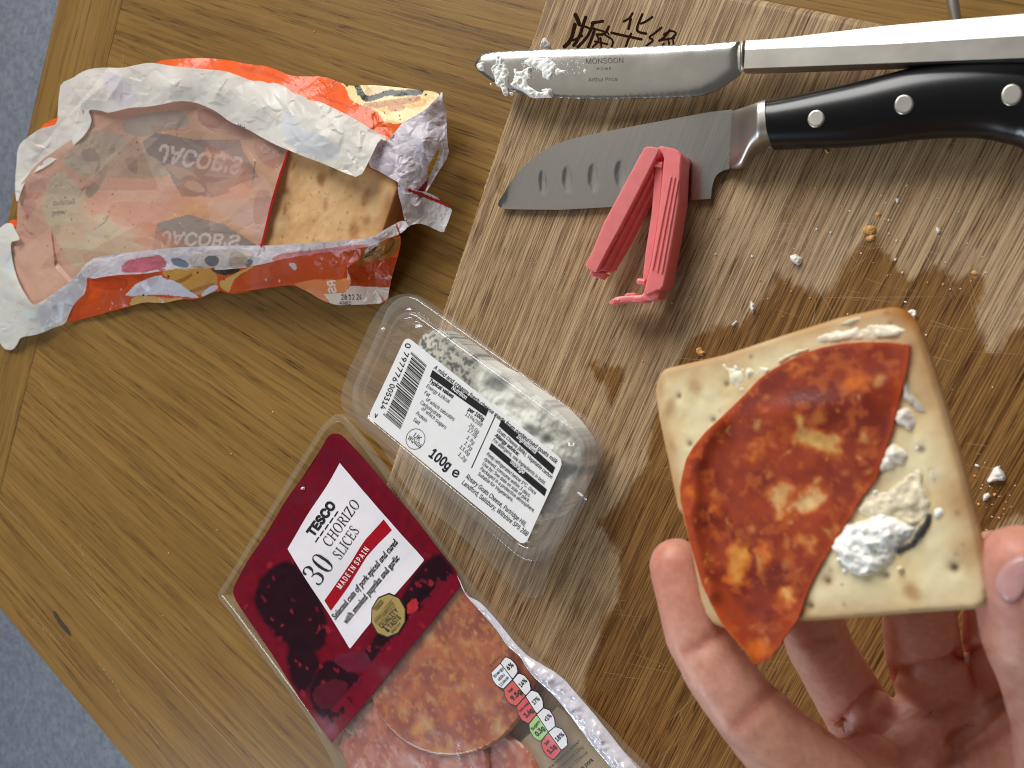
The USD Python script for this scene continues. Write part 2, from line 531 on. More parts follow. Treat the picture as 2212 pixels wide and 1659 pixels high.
E0 = .00006
part(table, 'panel', plank([(TX1 + E0, TY1 + E0), (TW, TY1 + E0), (TW, TH), (TX1 + E0, TH)], .0003), M_OAKX, smooth=False)
part(table, 'edge_plank', plank([(TX0 + .0, TY0), (TW, TY0), (TW, TY1 - E0), (TX1 - E0 * 0, TY1 - E0)], .0003), M_OAKX2, smooth=False)
part(table, 'edge_plank', plank([(TX0, TY0 + E0 * 2), (TX1 - E0, TY1 + E0), (TX1 - E0, TH), (TX0, TH)], .0003), M_OAKY, smooth=False)
for lx, ly in ((-.40, -.29), (.80, -.29), (.80, .57), (-.40, .57)):
    part(table, 'leg', trimesh.creation.box(bounds=[(lx - .035, ly - .035, -.74), (lx + .035, ly + .035, -.0302)]), M_OAKY, smooth=False)
# a dark knot beside the edge, and pale scuffs in the oil
M_KNOT = pbr('knot_wood', lin(62, 40, 20), .6, var=(900, .4))
kn = poly(smooth_poly(np.array([(112, 1322), (119, 1318), (131, 1338), (150, 1360), (156, 1378), (147, 1370), (130, 1352)]), 2))
gk = poly(TP(0).uv(np.array(kn.exterior.coords)))
kv, kf, _ = slab(gk, TP(.00005), lambda p: 1.2e-4 + 0 * p[:, 0], lambda p: 0 * p[:, 0], .002)
part(table, 'knot', (kv, kf), M_KNOT)
rng = np.random.default_rng(5)
sc = []


def streak(fr, a, b, w, h, bow=0.0):
    """A thin flat mark on a surface, from a to b."""
    a, b = np.array(a, float), np.array(b, float)
    d = b - a; nrm = np.array([-d[1], d[0]]) / (np.linalg.norm(d) + 1e-9)
    t = np.linspace(0, 1, 6)[:, None]
    c = a + d * t + nrm * bow * np.sin(np.pi * t)
    ww = w * np.sqrt(np.clip(np.sin(np.pi * np.linspace(.04, .96, 6)), 0, 1))[:, None]
    v = np.vstack([c + nrm * ww / 2, c - nrm * ww / 2])
    i = np.arange(5)
    f = np.vstack([np.c_[i, i + 6, i + 7], np.c_[i, i + 7, i + 1]])
    return fr.w(v, h), f


TF = TP(0)
for p0, p1, w in (((255, 1330), (278, 1372), .0012), ((240, 1326), (262, 1368), .0008), ((222, 1300), (240, 1325), .0006), ((262, 1345), (270, 1380), .0006)):
    for k in range(3):
        a, b = TF.uv([p0])[0], TF.uv([p1])[0]
        off = rng.normal(0, .0015, 2)
        sc.append(streak(TF, a + off, a + off + (b - a) * rng.uniform(.4, 1), w * rng.uniform(.3, .7), 1e-4))
for p0, p1, w in (((168, 1165), (184, 1215), .0018), ((182, 1215), (230, 1315), .0012), ((57, 1327), (150, 1410), .0015), ((0 + 65, 1325), (110, 1385), .0010),
                  ((212, 1430), (262, 1500), .0022), ((258, 1500), (352, 1620), .0014), ((330, 1545), (385, 1600), .001), ((58, 410 + 0), (72, 330), .0014)):
    sc.append(streak(TF, TF.uv([p0])[0], TF.uv([p1])[0], w, 1e-4, .0006))
for x0, y0, x1, y1 in ((200, 120, 178, 260), (212, 100, 196, 190), (150, 200, 128, 330), (258, 170, 245, 240), (165, 240, 150, 300), (270, 115, 263, 160), (96, 420, 88, 470)):
    for k in range(3):
        o = rng.normal(0, 5, 2)
        sc.append(streak(TF, TF.uv([(x0 + o[0], y0 + o[1])])[0], TF.uv([(x1 + o[0], y1 + o[1])])[0], rng.uniform(.0003, .0009), 1e-4, .0004))
n_, l_ = {'geo': ('geometry', {})}, []
ns_ = noise_n(n_, l_, 's', (1, 1, 1), 3, .6, 400, lo=.45, hi=.6)
n_['d'] = ('principled_bsdf', {'base_color': tuple(lin(186, 160, 112)), 'roughness': .7}); n_['t'] = ('transparent_bsdf', {})
n_['k'] = ('math', {'math_type': 'multiply', 'value2': .55}); l_.append((ns_, 'k.value1'))
n_['m'] = ('mix_closure', {}); l_ += [('k.value', 'm.fac'), ('t.BSDF', 'm.closure1'), ('d.BSDF', 'm.closure2')]
M_SCUFF = usdkit.material(stage, LK + 'pale_scuff', n_, l_, surface='m.closure')
part(table, 'scuffs', cat_meshes(sc), M_SCUFF, smooth=False, kind='stuff')

# ================================================================ bamboo cutting board
BZ = .016
BF = TP(BZ)
bl = [(-.0455, .172), (-.0383, .003), (-.0300, -.190), (.42, -.190), (.42, .172)]
bg = poly(bl).buffer(-.006).buffer(.006, 8)
board = thing('cutting_board', 'bamboo cutting board with knife scars and a dark wet patch', 'cutting board', (.15, .0, 0.0005))
DRY = [
    B7([(-900, 1030), (60, 1030), (130, 990), (250, 985), (330, 955), (430, 880), (500, 800), (560, 740), (580, 640), (605, 620), (640, 660), (720, 690), (800, 705), (890, 740), (960, 700), (1000, 640), (1030, 560), (1080, 490), (1150, 440), (1200, 370), (1245, 400), (1270, 460), (1340, 510), (1420, 590), (1450, 640), (1490, 650), (1560, 600), (1620, 590), (1690, 620), (1720, 680), (1780, 690), (1830, 650), (1890, 620), (1960, 650), (1945, 760), (1890, 900), (1920, 1010), (1945, 1110), (2030, 1160), (2090, 1060), (2130, 970), (2250, 960), (2250, 1000)]),
]
wet_line = np.vstack([DRY[0][1:-1]])
wet = poly(np.vstack([wet_line, [(2200, 640), (2260, 760), (2260, 1120), (2190, 1110), (2150, 1140), (2120, 1180), (2300, 1300), (2300, 1800), (1290, 1800), (1255, 1600), (1264, 1460), (1290, 1402), (1300, 1341), (1335, 1298), (1338, 1234), (1334, 1190), (1318, 1165), (1295, 1140), (1292, 1118), (1340, 1090), (1370, 1040), (1400, 1000), (1405, 930), (1425, 860), (1450, 800)]]))
wet2 = poly(B1([(1405, 435), (1470, 415), (1520, 428), (1600, 432), (1612, 480), (1580, 560), (1540, 640), (1520, 560), (1470, 480)]))
wet3 = poly(A7([(330, 400), (350, 340), (400, 310), (440, 350), (420, 480), (380, 600), (345, 560), (335, 480)]))
wetg = shapely.union_all([wet, wet2])


def board_top():
    p, t, n = sheet(bg, .0016, 3)
    px = proj(BF.w(p))[:, :2]
    # capillary edge: the damp runs further along the fibres in some strips than in others
    jit = (meshkit.noise(np.c_[p[:, 0] * 900, p[:, 1] * 18, 0 * p[:, 0]], 4) - .5) * 26 + (fbm(np.c_[p * 160, 0 * p[:, 0]], 3, 9) - .5) * 22
    q = px + np.c_[-.45 * jit, jit]
    d = np.where(shapely.contains_xy(wetg, q[:, 0], q[:, 1]), 1, -1) * shapely.distance(wetg.boundary, shapely.points(q))
    w = np.clip(.5 + d / 9, 0, 1)
    d3 = shapely.contains_xy(wet3, px[:, 0], px[:, 1])
    w = np.maximum(w, d3 * .55)
    inside = (px[:, 0] > -50) & (px[:, 0] < 2300)
    grey = np.exp(-(((px[:, 0] - 1650) / 520) ** 2 + ((px[:, 1] - 620) / 300) ** 2))     # greyer middle of the board, its pale sheen painted into the colour
    return p, t, n, np.c_[w * inside, grey, 0 * w]


def bamboo():
    n, l = {'geo': ('geometry', {}), 'at': ('attribute', {'attribute': 'Col'}), 'sep': ('separate_color', {})}, []
    l.append(('at.color', 'sep.color'))
    strip = noise_n(n, l, 'strip', (95, 1.2, 1), 2.0, .5, lo=.32, hi=.68)
    mid = noise_n(n, l, 'mid', (420, 5, 1), 4.0, .65, lo=.36, hi=.64)
    fib = noise_n(n, l, 'fib', (2000, 22, 1), 3.0, .6, lo=.48, hi=.58)
    dash = noise_n(n, l, 'dash', (2500, 80, 1), 2.0, .5, loc=(4, 2, 0), lo=.53, hi=.59)
    pale = noise_n(n, l, 'pale', (1300, 12, 1), 2.0, .5, loc=(8, 3, 0), lo=.5, hi=.66)
    blot = noise_n(n, l, 'blot', (45, 30, 1), 4.0, .6, loc=(1, 8, 0), lo=.4, hi=.7)
    c = mix_nodes(n, l, 'c1', lin(214, 187, 147), lin(184, 152, 112), strip)
    n['mf'] = ('math', {'math_type': 'multiply', 'value2': .6}); l.append((mid, 'mf.value1'))
    c = mix_nodes(n, l, 'c2', c, lin(160, 126, 90), 'mf.value')
    n['gf'] = ('math', {'math_type': 'multiply', 'value2': .85}); l.append(('sep.g', 'gf.value1'))
    n['gh'] = ('math', {'math_type': 'multiply'}); l += [('gf.value', 'gh.value1'), (blot, 'gh.value2')]
    c = mix_nodes(n, l, 'c2b', c, lin(180, 156, 128), 'gh.value')  # pale sheen mixed into the bamboo colour
    n['pf'] = ('math', {'math_type': 'multiply', 'value2': .55}); l.append((pale, 'pf.value1'))
    c = mix_nodes(n, l, 'c3', c, lin(205, 178, 134), 'pf.value')
    n['ff'] = ('math', {'math_type': 'multiply', 'value2': .66}); l.append((fib, 'ff.value1'))
    c = mix_nodes(n, l, 'c4', c, lin(100, 68, 42), 'ff.value')
    n['df'] = ('math', {'math_type': 'multiply', 'value2': .8}); l.append((dash, 'df.value1'))
    n['dg'] = ('math', {'math_type': 'multiply'}); l += [('df.value', 'dg.value1'), (mid, 'dg.value2')]
    c = mix_nodes(n, l, 'c5', c, lin(66, 38, 20), 'dg.value')
    # soaked bamboo is darker and redder, and shinier
    w2 = mix_nodes(n, l, 'cw2', c, (.55, .40, .22), None, 'multiply', 1.0)
    c = mix_nodes(n, l, 'c6', c, w2, 'sep.r')
    n['ro'] = ('map_range', {'to_min': .48, 'to_max': .36}); l.append(('sep.r', 'ro.value'))
    n['p'] = ('principled_bsdf', {'specular_ior_level': .25}); l += [(c, 'p.base_color'), ('ro.result', 'p.roughness')]
    n['b'] = ('bump', {'distance': 2.5e-4, 'strength': .4, 'invert': True}); l += [(fib, 'b.height'), ('b.normal', 'p.normal')]
    return usdkit.material(stage, LK + 'bamboo', n, l, surface='p.BSDF')


M_BAM = bamboo()
p, t, n, wc = board_top()
h = rounded(bg, BZ, .0025, BZ - .0025)(p)
nb = len(p); i = np.arange(n); j = (i + 1) % n
vt = np.c_[p, h]; vb = np.c_[p, np.full(nb, .0008)]
v = np.vstack([vt, vb, vt[:n], vb[:n]])
f = np.vstack([t, t[:, ::-1] + nb, np.c_[i, i + n, j] + 2 * nb, np.c_[j, i + n, j + n] + 2 * nb])
if not bg.exterior.is_ccw:
    pass
part(board, 'slab', (v, f), M_BAM, col=np.vstack([wc, wc, wc[:n], wc[:n]]))
# knife scars
rng = np.random.default_rng(11)
sc = []
for cx, cy, sx, sy, num in ((1640, 450, 230, 90, 190), (1300, 640, 160, 120, 60), (1180, 560, 90, 80, 30), (1220, 900, 120, 130, 40), (1280, 1280, 60, 120, 45), (1900, 700, 260, 160, 90), (1500, 1500, 150, 90, 30), (2130, 560, 80, 160, 40)):
    for k in range(num):
        x, y = rng.normal(cx, sx), rng.normal(cy, sy)
        a = rng.choice([rng.normal(8, 10), rng.normal(70, 14), rng.normal(-55, 16)], p=[.5, .3, .2])
        L = rng.gamma(2.2, 24)
        d = np.array([math.cos(math.radians(a)), math.sin(math.radians(a))]) * L / 2
        q = BF.uv(np.array([(x, y) - d, (x, y) + d]))
        if all(shapely.contains_xy(bg.buffer(-.003), *z) for z in q):
            sc.append(streak(BF, q[0], q[1], rng.uniform(.00006, .00018), 3e-5 + 1e-6 * len(sc) * .05, rng.normal(0, .00025)))
n_, l_ = {'d': ('principled_bsdf', {'base_color': tuple(lin(214, 188, 146)), 'roughness': .7}), 't': ('transparent_bsdf', {}), 'm': ('mix_closure', {'fac': .45})}, [('t.BSDF', 'm.closure1'), ('d.BSDF', 'm.closure2')]
M_SCAR = usdkit.material(stage, LK + 'knife_scar', n_, l_, surface='m.closure')
part(board, 'knife_scars', cat_meshes(sc), M_SCAR, smooth=False, kind='stuff')
# burnt brush lettering
M_BURN = pbr('burnt_wood', lin(40, 18, 8), .9, spec=.08)
STROKES = [([(1030, 130), (1050, 170), (1060, 200)], 26), ([(1005, 260), (1030, 262)], 0), ([(935, 405), (975, 370), (1005, 310), (1025, 215)], 24), ([(1120, 150), (1095, 220), (1080, 280), (1050, 350), (1015, 395)], 20),
           ([(1060, 218), (1150, 240), (1160, 270)], 14), ([(1010, 352), (1090, 310)], 14), ([(1175, 200), (1268, 184)], 18), ([(1185, 195), (1165, 260), (1120, 340), (1050, 410)], 18), ([(1195, 262), (1170, 340), (1140, 412)], 18), ([(1180, 245), (1280, 275)], 12),
           ([(1345, 285), (1450, 310), (1605, 342)], 16), ([(1320, 232), (1290, 300), (1215, 300)], 16), ([(1215, 300), (1240, 350), (1180, 410)], 12), ([(1290, 305), (1365, 350), (1345, 410)], 12), ([(1200, 360), (1310, 385)], 12), ([(1250, 330), (1255, 410)], 12), ([(1300, 260), (1320, 300)], 10),
           ([(1528, 115), (1500, 160), (1452, 186)], 14), ([(1512, 165), (1492, 250)], 16), ([(1612, 125), (1560, 250), (1580, 282), (1645, 292)], 16), ([(1700, 148), (1640, 190), (1600, 205)], 14), ([(1515, 295), (1490, 340), (1465, 412)], 15),
           ([(1780, 240), (1720, 290), (1660, 330), (1720, 345), (1640, 405)], 13), ([(1850, 262), (1810, 320), (1760, 355)], 14), ([(1800, 300), (1860, 262), (1918, 288), (1870, 330)], 12), ([(1760, 352), (1890, 330)], 12), ([(1840, 345), (1850, 410)], 12), ([(1880, 350), (1885, 395)], 12), ([(1800, 380), (1770, 405)], 10)]
burn = []
for pts, w in STROKES:
    if w:
        c = smooth_poly(pts, 2, False)
        burn.append(sg.LineString(c).buffer(w * .70, cap_style=1))
burn = shapely.union_all(burn)
burn = affinity.affine_transform(burn, [.24802, 0, 0, .24802, *A5([(0, 0)])[0]])
part(board, 'burnt_lettering', ink([burn], BF, 3e-5), M_BURN, smooth=False)

# ================================================================ steel
def steel(name, col, rough, stretch, amt=.08, aniso=.5):
    n, l = {'geo': ('geometry', {})}, []
    a = noise_n(n, l, 'a', stretch, 3, .6, lo=.3, hi=.7)
    bl_ = noise_n(n, l, 'bl', (60, 60, 60), 3, .6, lo=.4, hi=.7)
    n['r'] = ('map_range', {'to_min': rough - amt, 'to_max': rough + amt}); l.append((a, 'r.value'))
    n['r2'] = ('math', {'math_type': 'multiply_add', 'value2': .008}); l += [(bl_, 'r2.value1'), ('r.result', 'r2.value3')]
    n['b'] = ('bump', {'distance': 4e-6, 'strength': .25}); l.append((a, 'b.height'))
    n['p'] = ('principled_bsdf', {'base_color': tuple(col), 'metallic': 1.0}); l += [('r2.value', 'p.roughness'), ('b.normal', 'p.normal')]
    return usdkit.material(stage, LK + name, n, l, surface='p.BSDF')


M_STEEL = steel('brushed_steel', (.56, .55, .52), .17, (60, 60, 60), .03)
M_BLADE = steel('ground_blade_steel', (.50, .49, .475), .24, (1800, 30, 30), .04)
M_SATIN = steel('satin_steel', (.54, .515, .47), .40, (60, 60, 60), .05)
M_ETCH = pbr('etched_mark', lin(70, 68, 64), .5)
M_BLACK = pbr('black_handle_plastic', lin(13, 13, 15), .24, bump=(1500, 2e-5, .2), spec=.55)

# ---------------- kitchen knife
sank = thing('kitchen_knife', 'small dimpled kitchen knife with black riveted handle, pink clip lying on its blade', 'kitchen knife', P(1500, 330, BZ))
KF = Frame(P(1350, 380, BZ + .0022), n=(0.0, 0.0, 1))
bo = np.vstack([A7([(365, 695), (385, 640), (420, 590), (455, 520), (500, 460), (560, 390), (620, 330), (685, 270), (750, 220), (820, 180), (900, 150), (1000, 115), (1150, 80), (1300, 50), (1560, 0)]), A6([(0, 800), (158, 783), (150, 900), (166, 1000), (160, 1110), (133, 1198), (95, 1206), (60, 1225), (38, 1245), (22, 1278), (8, 1330), (0, 1390)]), A7([(2212, 625), (2000, 642), (1700, 664), (1300, 700), (900, 722), (600, 719), (450, 716), (400, 712)])])
gb = poly(KF.uv(bo))
DIM = [(757, 490, 34, 110), (970, 465, 43, 118), (1197, 450, 46, 126), (1435, 425, 52, 128), (1690, 420, 54, 128), (1962, 440, 56, 130)]
dim = []
for x, y, rx, ry in DIM:
    c, a, b = KF.uv(A7([(x, y), (x + rx, y), (x - ry * .02, y - ry)]))
    dim.append((c, a - c, b - c))


def blade_top(p):
    d = edge_dist(gb, p)
    px = proj(KF.w(p))[:, :2]
    spine = np.interp(px[:, 0], bo[:16, 0], bo[:16, 1])
    edge = np.interp(px[:, 0], [1078, 1212, 1310, 1536], [446, 453.5, 448, 429])
    s = np.clip((edge - px[:, 1]) / np.maximum(edge - spine, 1), 0, 1)
    h = .00018 + .0013 * s ** .9
    for c, a, b in dim:
        q = p - c
        det = a[0] * b[1] - a[1] * b[0]
        r2 = ((q[:, 0] * b[1] - q[:, 1] * b[0]) / det) ** 2 + ((a[0] * q[:, 1] - a[1] * q[:, 0]) / det) ** 2
        h = h - .00042 * np.clip(1 - r2, 0, 1) ** .6 * np.clip(s * 2, 0, 1)
    return h


v, f, _ = slab(gb, KF, blade_top, lambda p: -.0006 + 0 * p[:, 0], .0007)
part(sank, 'blade', (v, f), M_BLADE, smooth=40)


def handle_rows(top, bot, zc, hz, n=36, pw=2.25, sub=40):
    """Rounded grip between two contours given in 2212 pixels."""
    top, bot = smooth_poly(top, 2, False), smooth_poly(bot, 2, False)
    s = np.linspace(0, 1, sub)
    def along(c):
        d = np.r_[0, np.cumsum(np.linalg.norm(np.diff(c, axis=0), axis=1))]; d /= d[-1]
        return np.c_[np.interp(s, d, c[:, 0]), np.interp(s, d, c[:, 1])]
    T, Bt = along(top), along(bot)
    rows = []
    for k in range(sub):
        z = zc(s[k]) if callable(zc) else zc
        a, b = P(*T[k], z), P(*Bt[k], z)
        m, hw = (a + b) / 2, (a - b) / 2
        hh = hz(s[k]) if callable(hz) else hz
        q = np.linspace(0, 2 * np.pi, n, endpoint=False)
        cx, sy = np.cos(q), np.sin(q)
        r = (np.abs(cx) ** pw + np.abs(sy) ** pw) ** (-1 / pw)
        rows.append(m + (r * cx)[:, None] * hw + np.c_[0 * q, 0 * q, r * sy * hh])
    return rows


HZC, HHZ = BZ + .0088, .0078
htop = A6([(410, 725), (600, 688), (800, 640), (1035, 588), (1270, 525), (1500, 472), (1800, 435), (2000, 422), (2212, 415), (2330, 420)])
hbot = A6([(440, 1055), (650, 1047), (900, 1040), (1100, 1027), (1270, 1008), (1450, 985), (1620, 972), (1800, 968), (1950, 978), (2080, 1010), (2180, 1030), (2215, 1060)])
part(sank, 'handle', loft(handle_rows(htop, hbot, HZC, HHZ)), M_BLACK, smooth=50)
ctop, cbot = A6([(2330, 420), (2420, 430), (2500, 480)]), A6([(2185, 990), (2210, 1075), (2330, 1180)])
part(sank, 'end_cap', loft(handle_rows(A6([(2336, 420), (2420, 430), (2520, 520)]), A6([(2180, 985), (2216, 1062), (2330, 1230)]), HZC, HHZ + .0003, sub=14)), M_SATIN, smooth=50)
# bolster: a flared steel collar
bt = A6([(155, 785), (280, 758), (410, 725)]); bb = A6([(133, 1198), (215, 1192), (255, 1140), (300, 1072), (360, 1030), (430, 1012)])
rows = handle_rows(bt, bb, lambda s: BZ + .0028 + (.0060) * min(1, s * 1.25) ** .9, lambda s: .0020 + .0060 * min(1, s * 1.2) ** .85, pw=3.0, sub=26)
part(sank, 'bolster', loft(rows), M_SATIN, smooth=40)
for x, y, r in ((742, 838, 62), (1363, 738, 70), (2125, 670, 77)):
    for _ in range(1):
        zt = HZC + HHZ * .985
        F2 = TP(zt)
        c, a, b = F2.uv(A6([(x, y), (x + r, y - .1 * r), (x, y - r)]))
        q = np.linspace(0, 2 * np.pi, 40, endpoint=False)
        g = poly(c + np.cos(q)[:, None] * (a - c) + np.sin(q)[:, None] * (b - c))
        v, f, _ = slab(g, F2, rounded(g, .00028, .0005, .0), lambda p: -.004 + 0 * p[:, 0], .0003)
        part(sank, 'rivet', (v, f), M_SATIN, smooth=40)

# ---------------- table knife
tk = thing('table_knife', 'steel table knife with goat cheese on its tip, nearest the top of the picture', 'table knife', P(1600, 130, BZ))
ZK = BZ + .0085
YF = Frame(P(1300, 140, ZK))
yo = np.vstack([A5([(155, 575), (160, 545), (172, 520), (210, 480), (250, 465), (300, 455), (430, 445), (700, 432), (1100, 423), (1500, 412), (1800, 398), (2212, 380)]), A6([(0, 305), (110, 298), (200, 290), (214, 400), (216, 500), (212, 520), (180, 547), (100, 602), (40, 640), (0, 655)]), A5([(2150, 828), (2050, 842), (1800, 851), (1300, 862), (1000, 858), (860, 850), (700, 838), (560, 820), (450, 790), (350, 740), (250, 670), (190, 622)])])
gy = poly(YF.uv(yo))


def yblade(p):
    d = edge_dist(gy, p)
    return .0002 + .0011 * (1 - np.exp(-d / .0012))


v, f, _ = slab(gy, YF, yblade, lambda p: -.0004 + 0 * p[:, 0], .0009)
part(tk, 'blade', (v, f), M_STEEL, smooth=40)
ms = []
tx = [text_geom('MONSOON', (1122, 557), (1447, 548), 46, A5), text_geom('H O M E', (1217, 610), (1340, 607), 22, A5, bold=1.5), text_geom('Arthur Price', (1145, 711), (1395, 704), 35, A5)]
part(tk, 'engraved_text', ink(tx, YF, .00132), M_ETCH, smooth=False)


def handle_profile(s):
    top = np.array([np.interp(s, [0, .5, 1], [235, 1270, 2350]), np.interp(s, [0, .12, .5, .95, 1], [288, 272, 180, 95, 85])])
    rid = np.array([top[0] + 4, np.interp(s, [0, .5, .95, 1], [352, 310, 250, 243])])
    low = np.array([top[0] - 4, np.interp(s, [0, .5, .95, 1], [484, 445, 408, 402])])
    bot = np.array([top[0] - 6, np.interp(s, [0, .5, .95, 1], [502, 458, 417, 410])])
    return top, rid, low, bot


rows = []
for s in np.linspace(0, 1, 30):
    top, rid, low, bot = [A6([q])[0] for q in handle_profile(s)]
    zb = np.interp(s, [0, .06, 1], [ZK - .0015, ZK - .0022, ZK + .0042])
    th = np.interp(s, [0, .06, 1], [.0045, .0058, .0082])
    pts = [P(*top, zb + th * .55), P(*rid, zb + th), P(*low, zb + th * .93), P(*bot, zb + th * .60)]
    a, b = pts[-1].copy(), pts[0].copy()
    a[2] = zb; b[2] = zb
    pts += [a, b]
    rows.append(np.array(pts))
part(tk, 'handle', loft(rows), M_SATIN, smooth=12)
rows = []
for s in np.linspace(-.022, .004, 8):
    top, rid, low, bot = [A6([np.array([q[0] + s * 1035 + 6, q[1]])])[0] for q in handle_profile(0)]
    k = .92 + .16 * math.sin(math.pi * (s + .022) / .026)
    z0, th = ZK - .0012, .0042 * k
    m = P(*(top * .5 + bot * .5), z0 + th / 2)
    a, b = P(*top, z0 + th / 2), P(*bot, z0 + th / 2)
    q = np.linspace(0, 2 * np.pi, 24, endpoint=False)
    rows.append(m + np.cos(q)[:, None] * (a - b) / 2 * (.96 + .06 * k) + np.c_[0 * q, 0 * q, np.sin(q) * th * .62])
part(tk, 'collar', loft(rows), M_SATIN, smooth=40)

# ---------------- rod-like handle of a further piece of cutlery, cut off by the picture's top edge
rod_pts = [P(*A6([(1690, -330)])[0], .013), P(*A6([(1695, -60)])[0], .0125), P(*A6([(1712, 40)])[0], .012), P(*A6([(1728, 120)])[0], .0115), P(*A6([(1745, 190)])[0], .011)]
rr = np.linalg.norm(P(*A6([(1690, 60)])[0], .012) - P(*A6([(1735, 60)])[0], .012))
single('cutlery_handle', tube(rod_pts, [rr * 1.05, rr, rr * .95, rr * .85, rr * .7], 20), M_SATIN, 'slim round steel cutlery handle poking in behind the table knife at the top edge', 'cutlery')

# ================================================================ pink bag clip
clip = thing('bag_clip', 'open pink plastic bag clip lying across the dimpled knife blade', 'bag clip', P(1400, 480, BZ + .003))
M_PINK = pbr('pink_plastic', lin(236, 122, 122), .40, sss=.25, sssr=(1, .4, .4), ssss=.0015, bump=(1800, 2e-5, .3), var=(260, .06))
CZ = BZ + .0045


def prism(pts, z0, z1, conv=A7, r=.00035, sp=.0011, uv=None):
    """An upright moulded piece with a crisp narrow bevel round its top."""
    g = poly(TP(z1).uv(conv(pts)) if uv is None else uv)
    k = .0005 if r > .0003 else .00005
    g = g.buffer(-k).buffer(k, 5).simplify(.00004)
    if g.geom_type != 'Polygon':
        g = max(g.geoms, key=lambda q: q.area)
    a = np.array(sg.polygon.orient(g, 1).exterior.coords)[:-1]
    e1, e0 = np.roll(a, -1, 0) - a, a - np.roll(a, 1, 0)
    nr = lambda e: np.c_[-e[:, 1], e[:, 0]] / np.linalg.norm(e, axis=1, keepdims=True)
    m = nr(e1) + nr(e0); m /= np.maximum((m ** 2).sum(1, keepdims=True) / 2, .4)
    b = a + m * r
    m1 = loft([np.c_[a, np.full(len(a), z0)], np.c_[a, np.full(len(a), z1 - r)], np.c_[b, np.full(len(b), z1)]], True, False)
    v, f = trimesh.creation.triangulate_polygon(poly(b), engine='earcut')
    f = np.array(f)
    cr = np.cross(v[f[:, 1]] - v[f[:, 0]], v[f[:, 2]] - v[f[:, 0]])
    f = np.array(f); f[cr < 0] = f[cr < 0][:, ::-1]
    return cat_meshes([(m1.vertices, m1.faces), (np.c_[v, np.full(len(v), z1)], f)])


ZT = CZ + .0098
armL = [prism([(1625, 182), (1655, 168), (1770, 185), (1712, 300), (1590, 540), (1420, 870), (1300, 1090), (1212, 1262), (1172, 1252), (1122, 1228), (1114, 1202), (1172, 1080), (1282, 820), (1432, 540), (1560, 300)], ZT - .0022, ZT)]
armL += [prism([(1700, 300), (1712, 420), (1640, 560), (1500, 830), (1370, 1080), (1285, 1252), (1240, 1262), (1212, 1262), (1300, 1090), (1420, 870), (1590, 540)], CZ + .0020, ZT - .0032),
         prism([(1712, 400), (1720, 545), (1640, 690), (1500, 965), (1400, 1140), (1345, 1240), (1300, 1262), (1280, 1252), (1370, 1080), (1500, 830), (1640, 560)], CZ - .001, CZ + .0034)]
cw = poly(TP(ZT).uv(A7([(1640, 200), (1740, 200), (1640, 420), (1420, 860), (1220, 1230), (1150, 1210), (1300, 840), (1450, 545)])))
v, f, _ = slab(cw, TP(0), lambda p: ZT - .002 + 0 * p[:, 0], lambda p: CZ + 0 * p[:, 0], .002)
armL.append((v, f))
part(clip, 'arm', cat_meshes(armL), M_PINK, smooth=35)
part(clip, 'tongue', prism([(1152, 1260), (1205, 1262), (1300, 1268), (1272, 1290), (1240, 1322), (1165, 1300), (1148, 1290)], CZ + .002, ZT - .003), M_PINK, smooth=35)
armR = [prism([(1782, 168), (1850, 178), (1900, 190), (1935, 215), (1952, 250), (1945, 320), (1930, 640), (1880, 950), (1830, 1220), (1795, 1385), (1765, 1420), (1740, 1420), (1722, 1430), (1655, 1460), (1622, 1440), (1636, 1390), (1690, 1180), (1755, 760), (1790, 370), (1800, 270), (1775, 200)], CZ, ZT)]
armR += [prism([(1722, 350), (1792, 350), (1765, 740), (1700, 1150), (1660, 1330), (1612, 1330), (1640, 1080), (1690, 760)], CZ, ZT - .0035)]
part(clip, 'arm', cat_meshes(armR), M_PINK, smooth=35)
ribs = [prism([(x0, y0), (x0 + 16, y0), (x1 + 16, y1), (x1, y1)], ZT - .0005, ZT + .0006, r=.00012) for x0, y0, x1, y1 in ((1850, 430, 1690, 1240), (1884, 435, 1730, 1260), (1916, 450, 1770, 1270))]
part(clip, 'grip_ribs', cat_meshes(ribs), M_PINK, smooth=35)
part(clip, 'hinge', prism([(1655, 172), (1690, 168), (1740, 180), (1775, 164), (1850, 178), (1880, 200), (1800, 250), (1775, 215), (1740, 262), (1700, 280)], CZ + .001, ZT - .0004), M_PINK, smooth=35)
for x, y, w in ((1745, 325, 44), (1598, 1345, 40)):
    a, b = P(*A7([(x + w, y + 4)])[0], ZT - .003), P(*A7([(x - w + 8, y - 2)])[0], ZT - .003)
    part(clip, 'peg', tube(np.vstack([a + (b - a) * u for u in (0, .4, .75, .93, 1)]), [.0011, .0011, .00125, .0010, .0004], 14), M_PINK, smooth=50)
lt = [(1690, 1380), (1765, 1410), (1752, 1470), (1738, 1495), (1690, 1508), (1640, 1500), (1622, 1518), (1590, 1522), (1480, 1516), (1392, 1522), (1340, 1545), (1322, 1540), (1312, 1520), (1376, 1480), (1450, 1470), (1600, 1464), (1640, 1420)]
g = poly(A7(lt)).difference(poly(A7([(1688, 1425), (1712, 1418), (1702, 1455), (1678, 1462)])))
gu = poly(TP(ZT - .001).uv(np.array(g.exterior.coords)))
v, f, _ = slab(gu.buffer(-.0004).buffer(.0004), TP(0), lambda p: ZT - .001 + 0 * p[:, 0] - .0006 * (1 - np.clip(edge_dist(gu, p) / .0006, 0, 1)) ** 2, lambda p: CZ + .0015 + 0 * p[:, 0], .001)
part(clip, 'latch', (v, f), M_PINK, smooth=35)
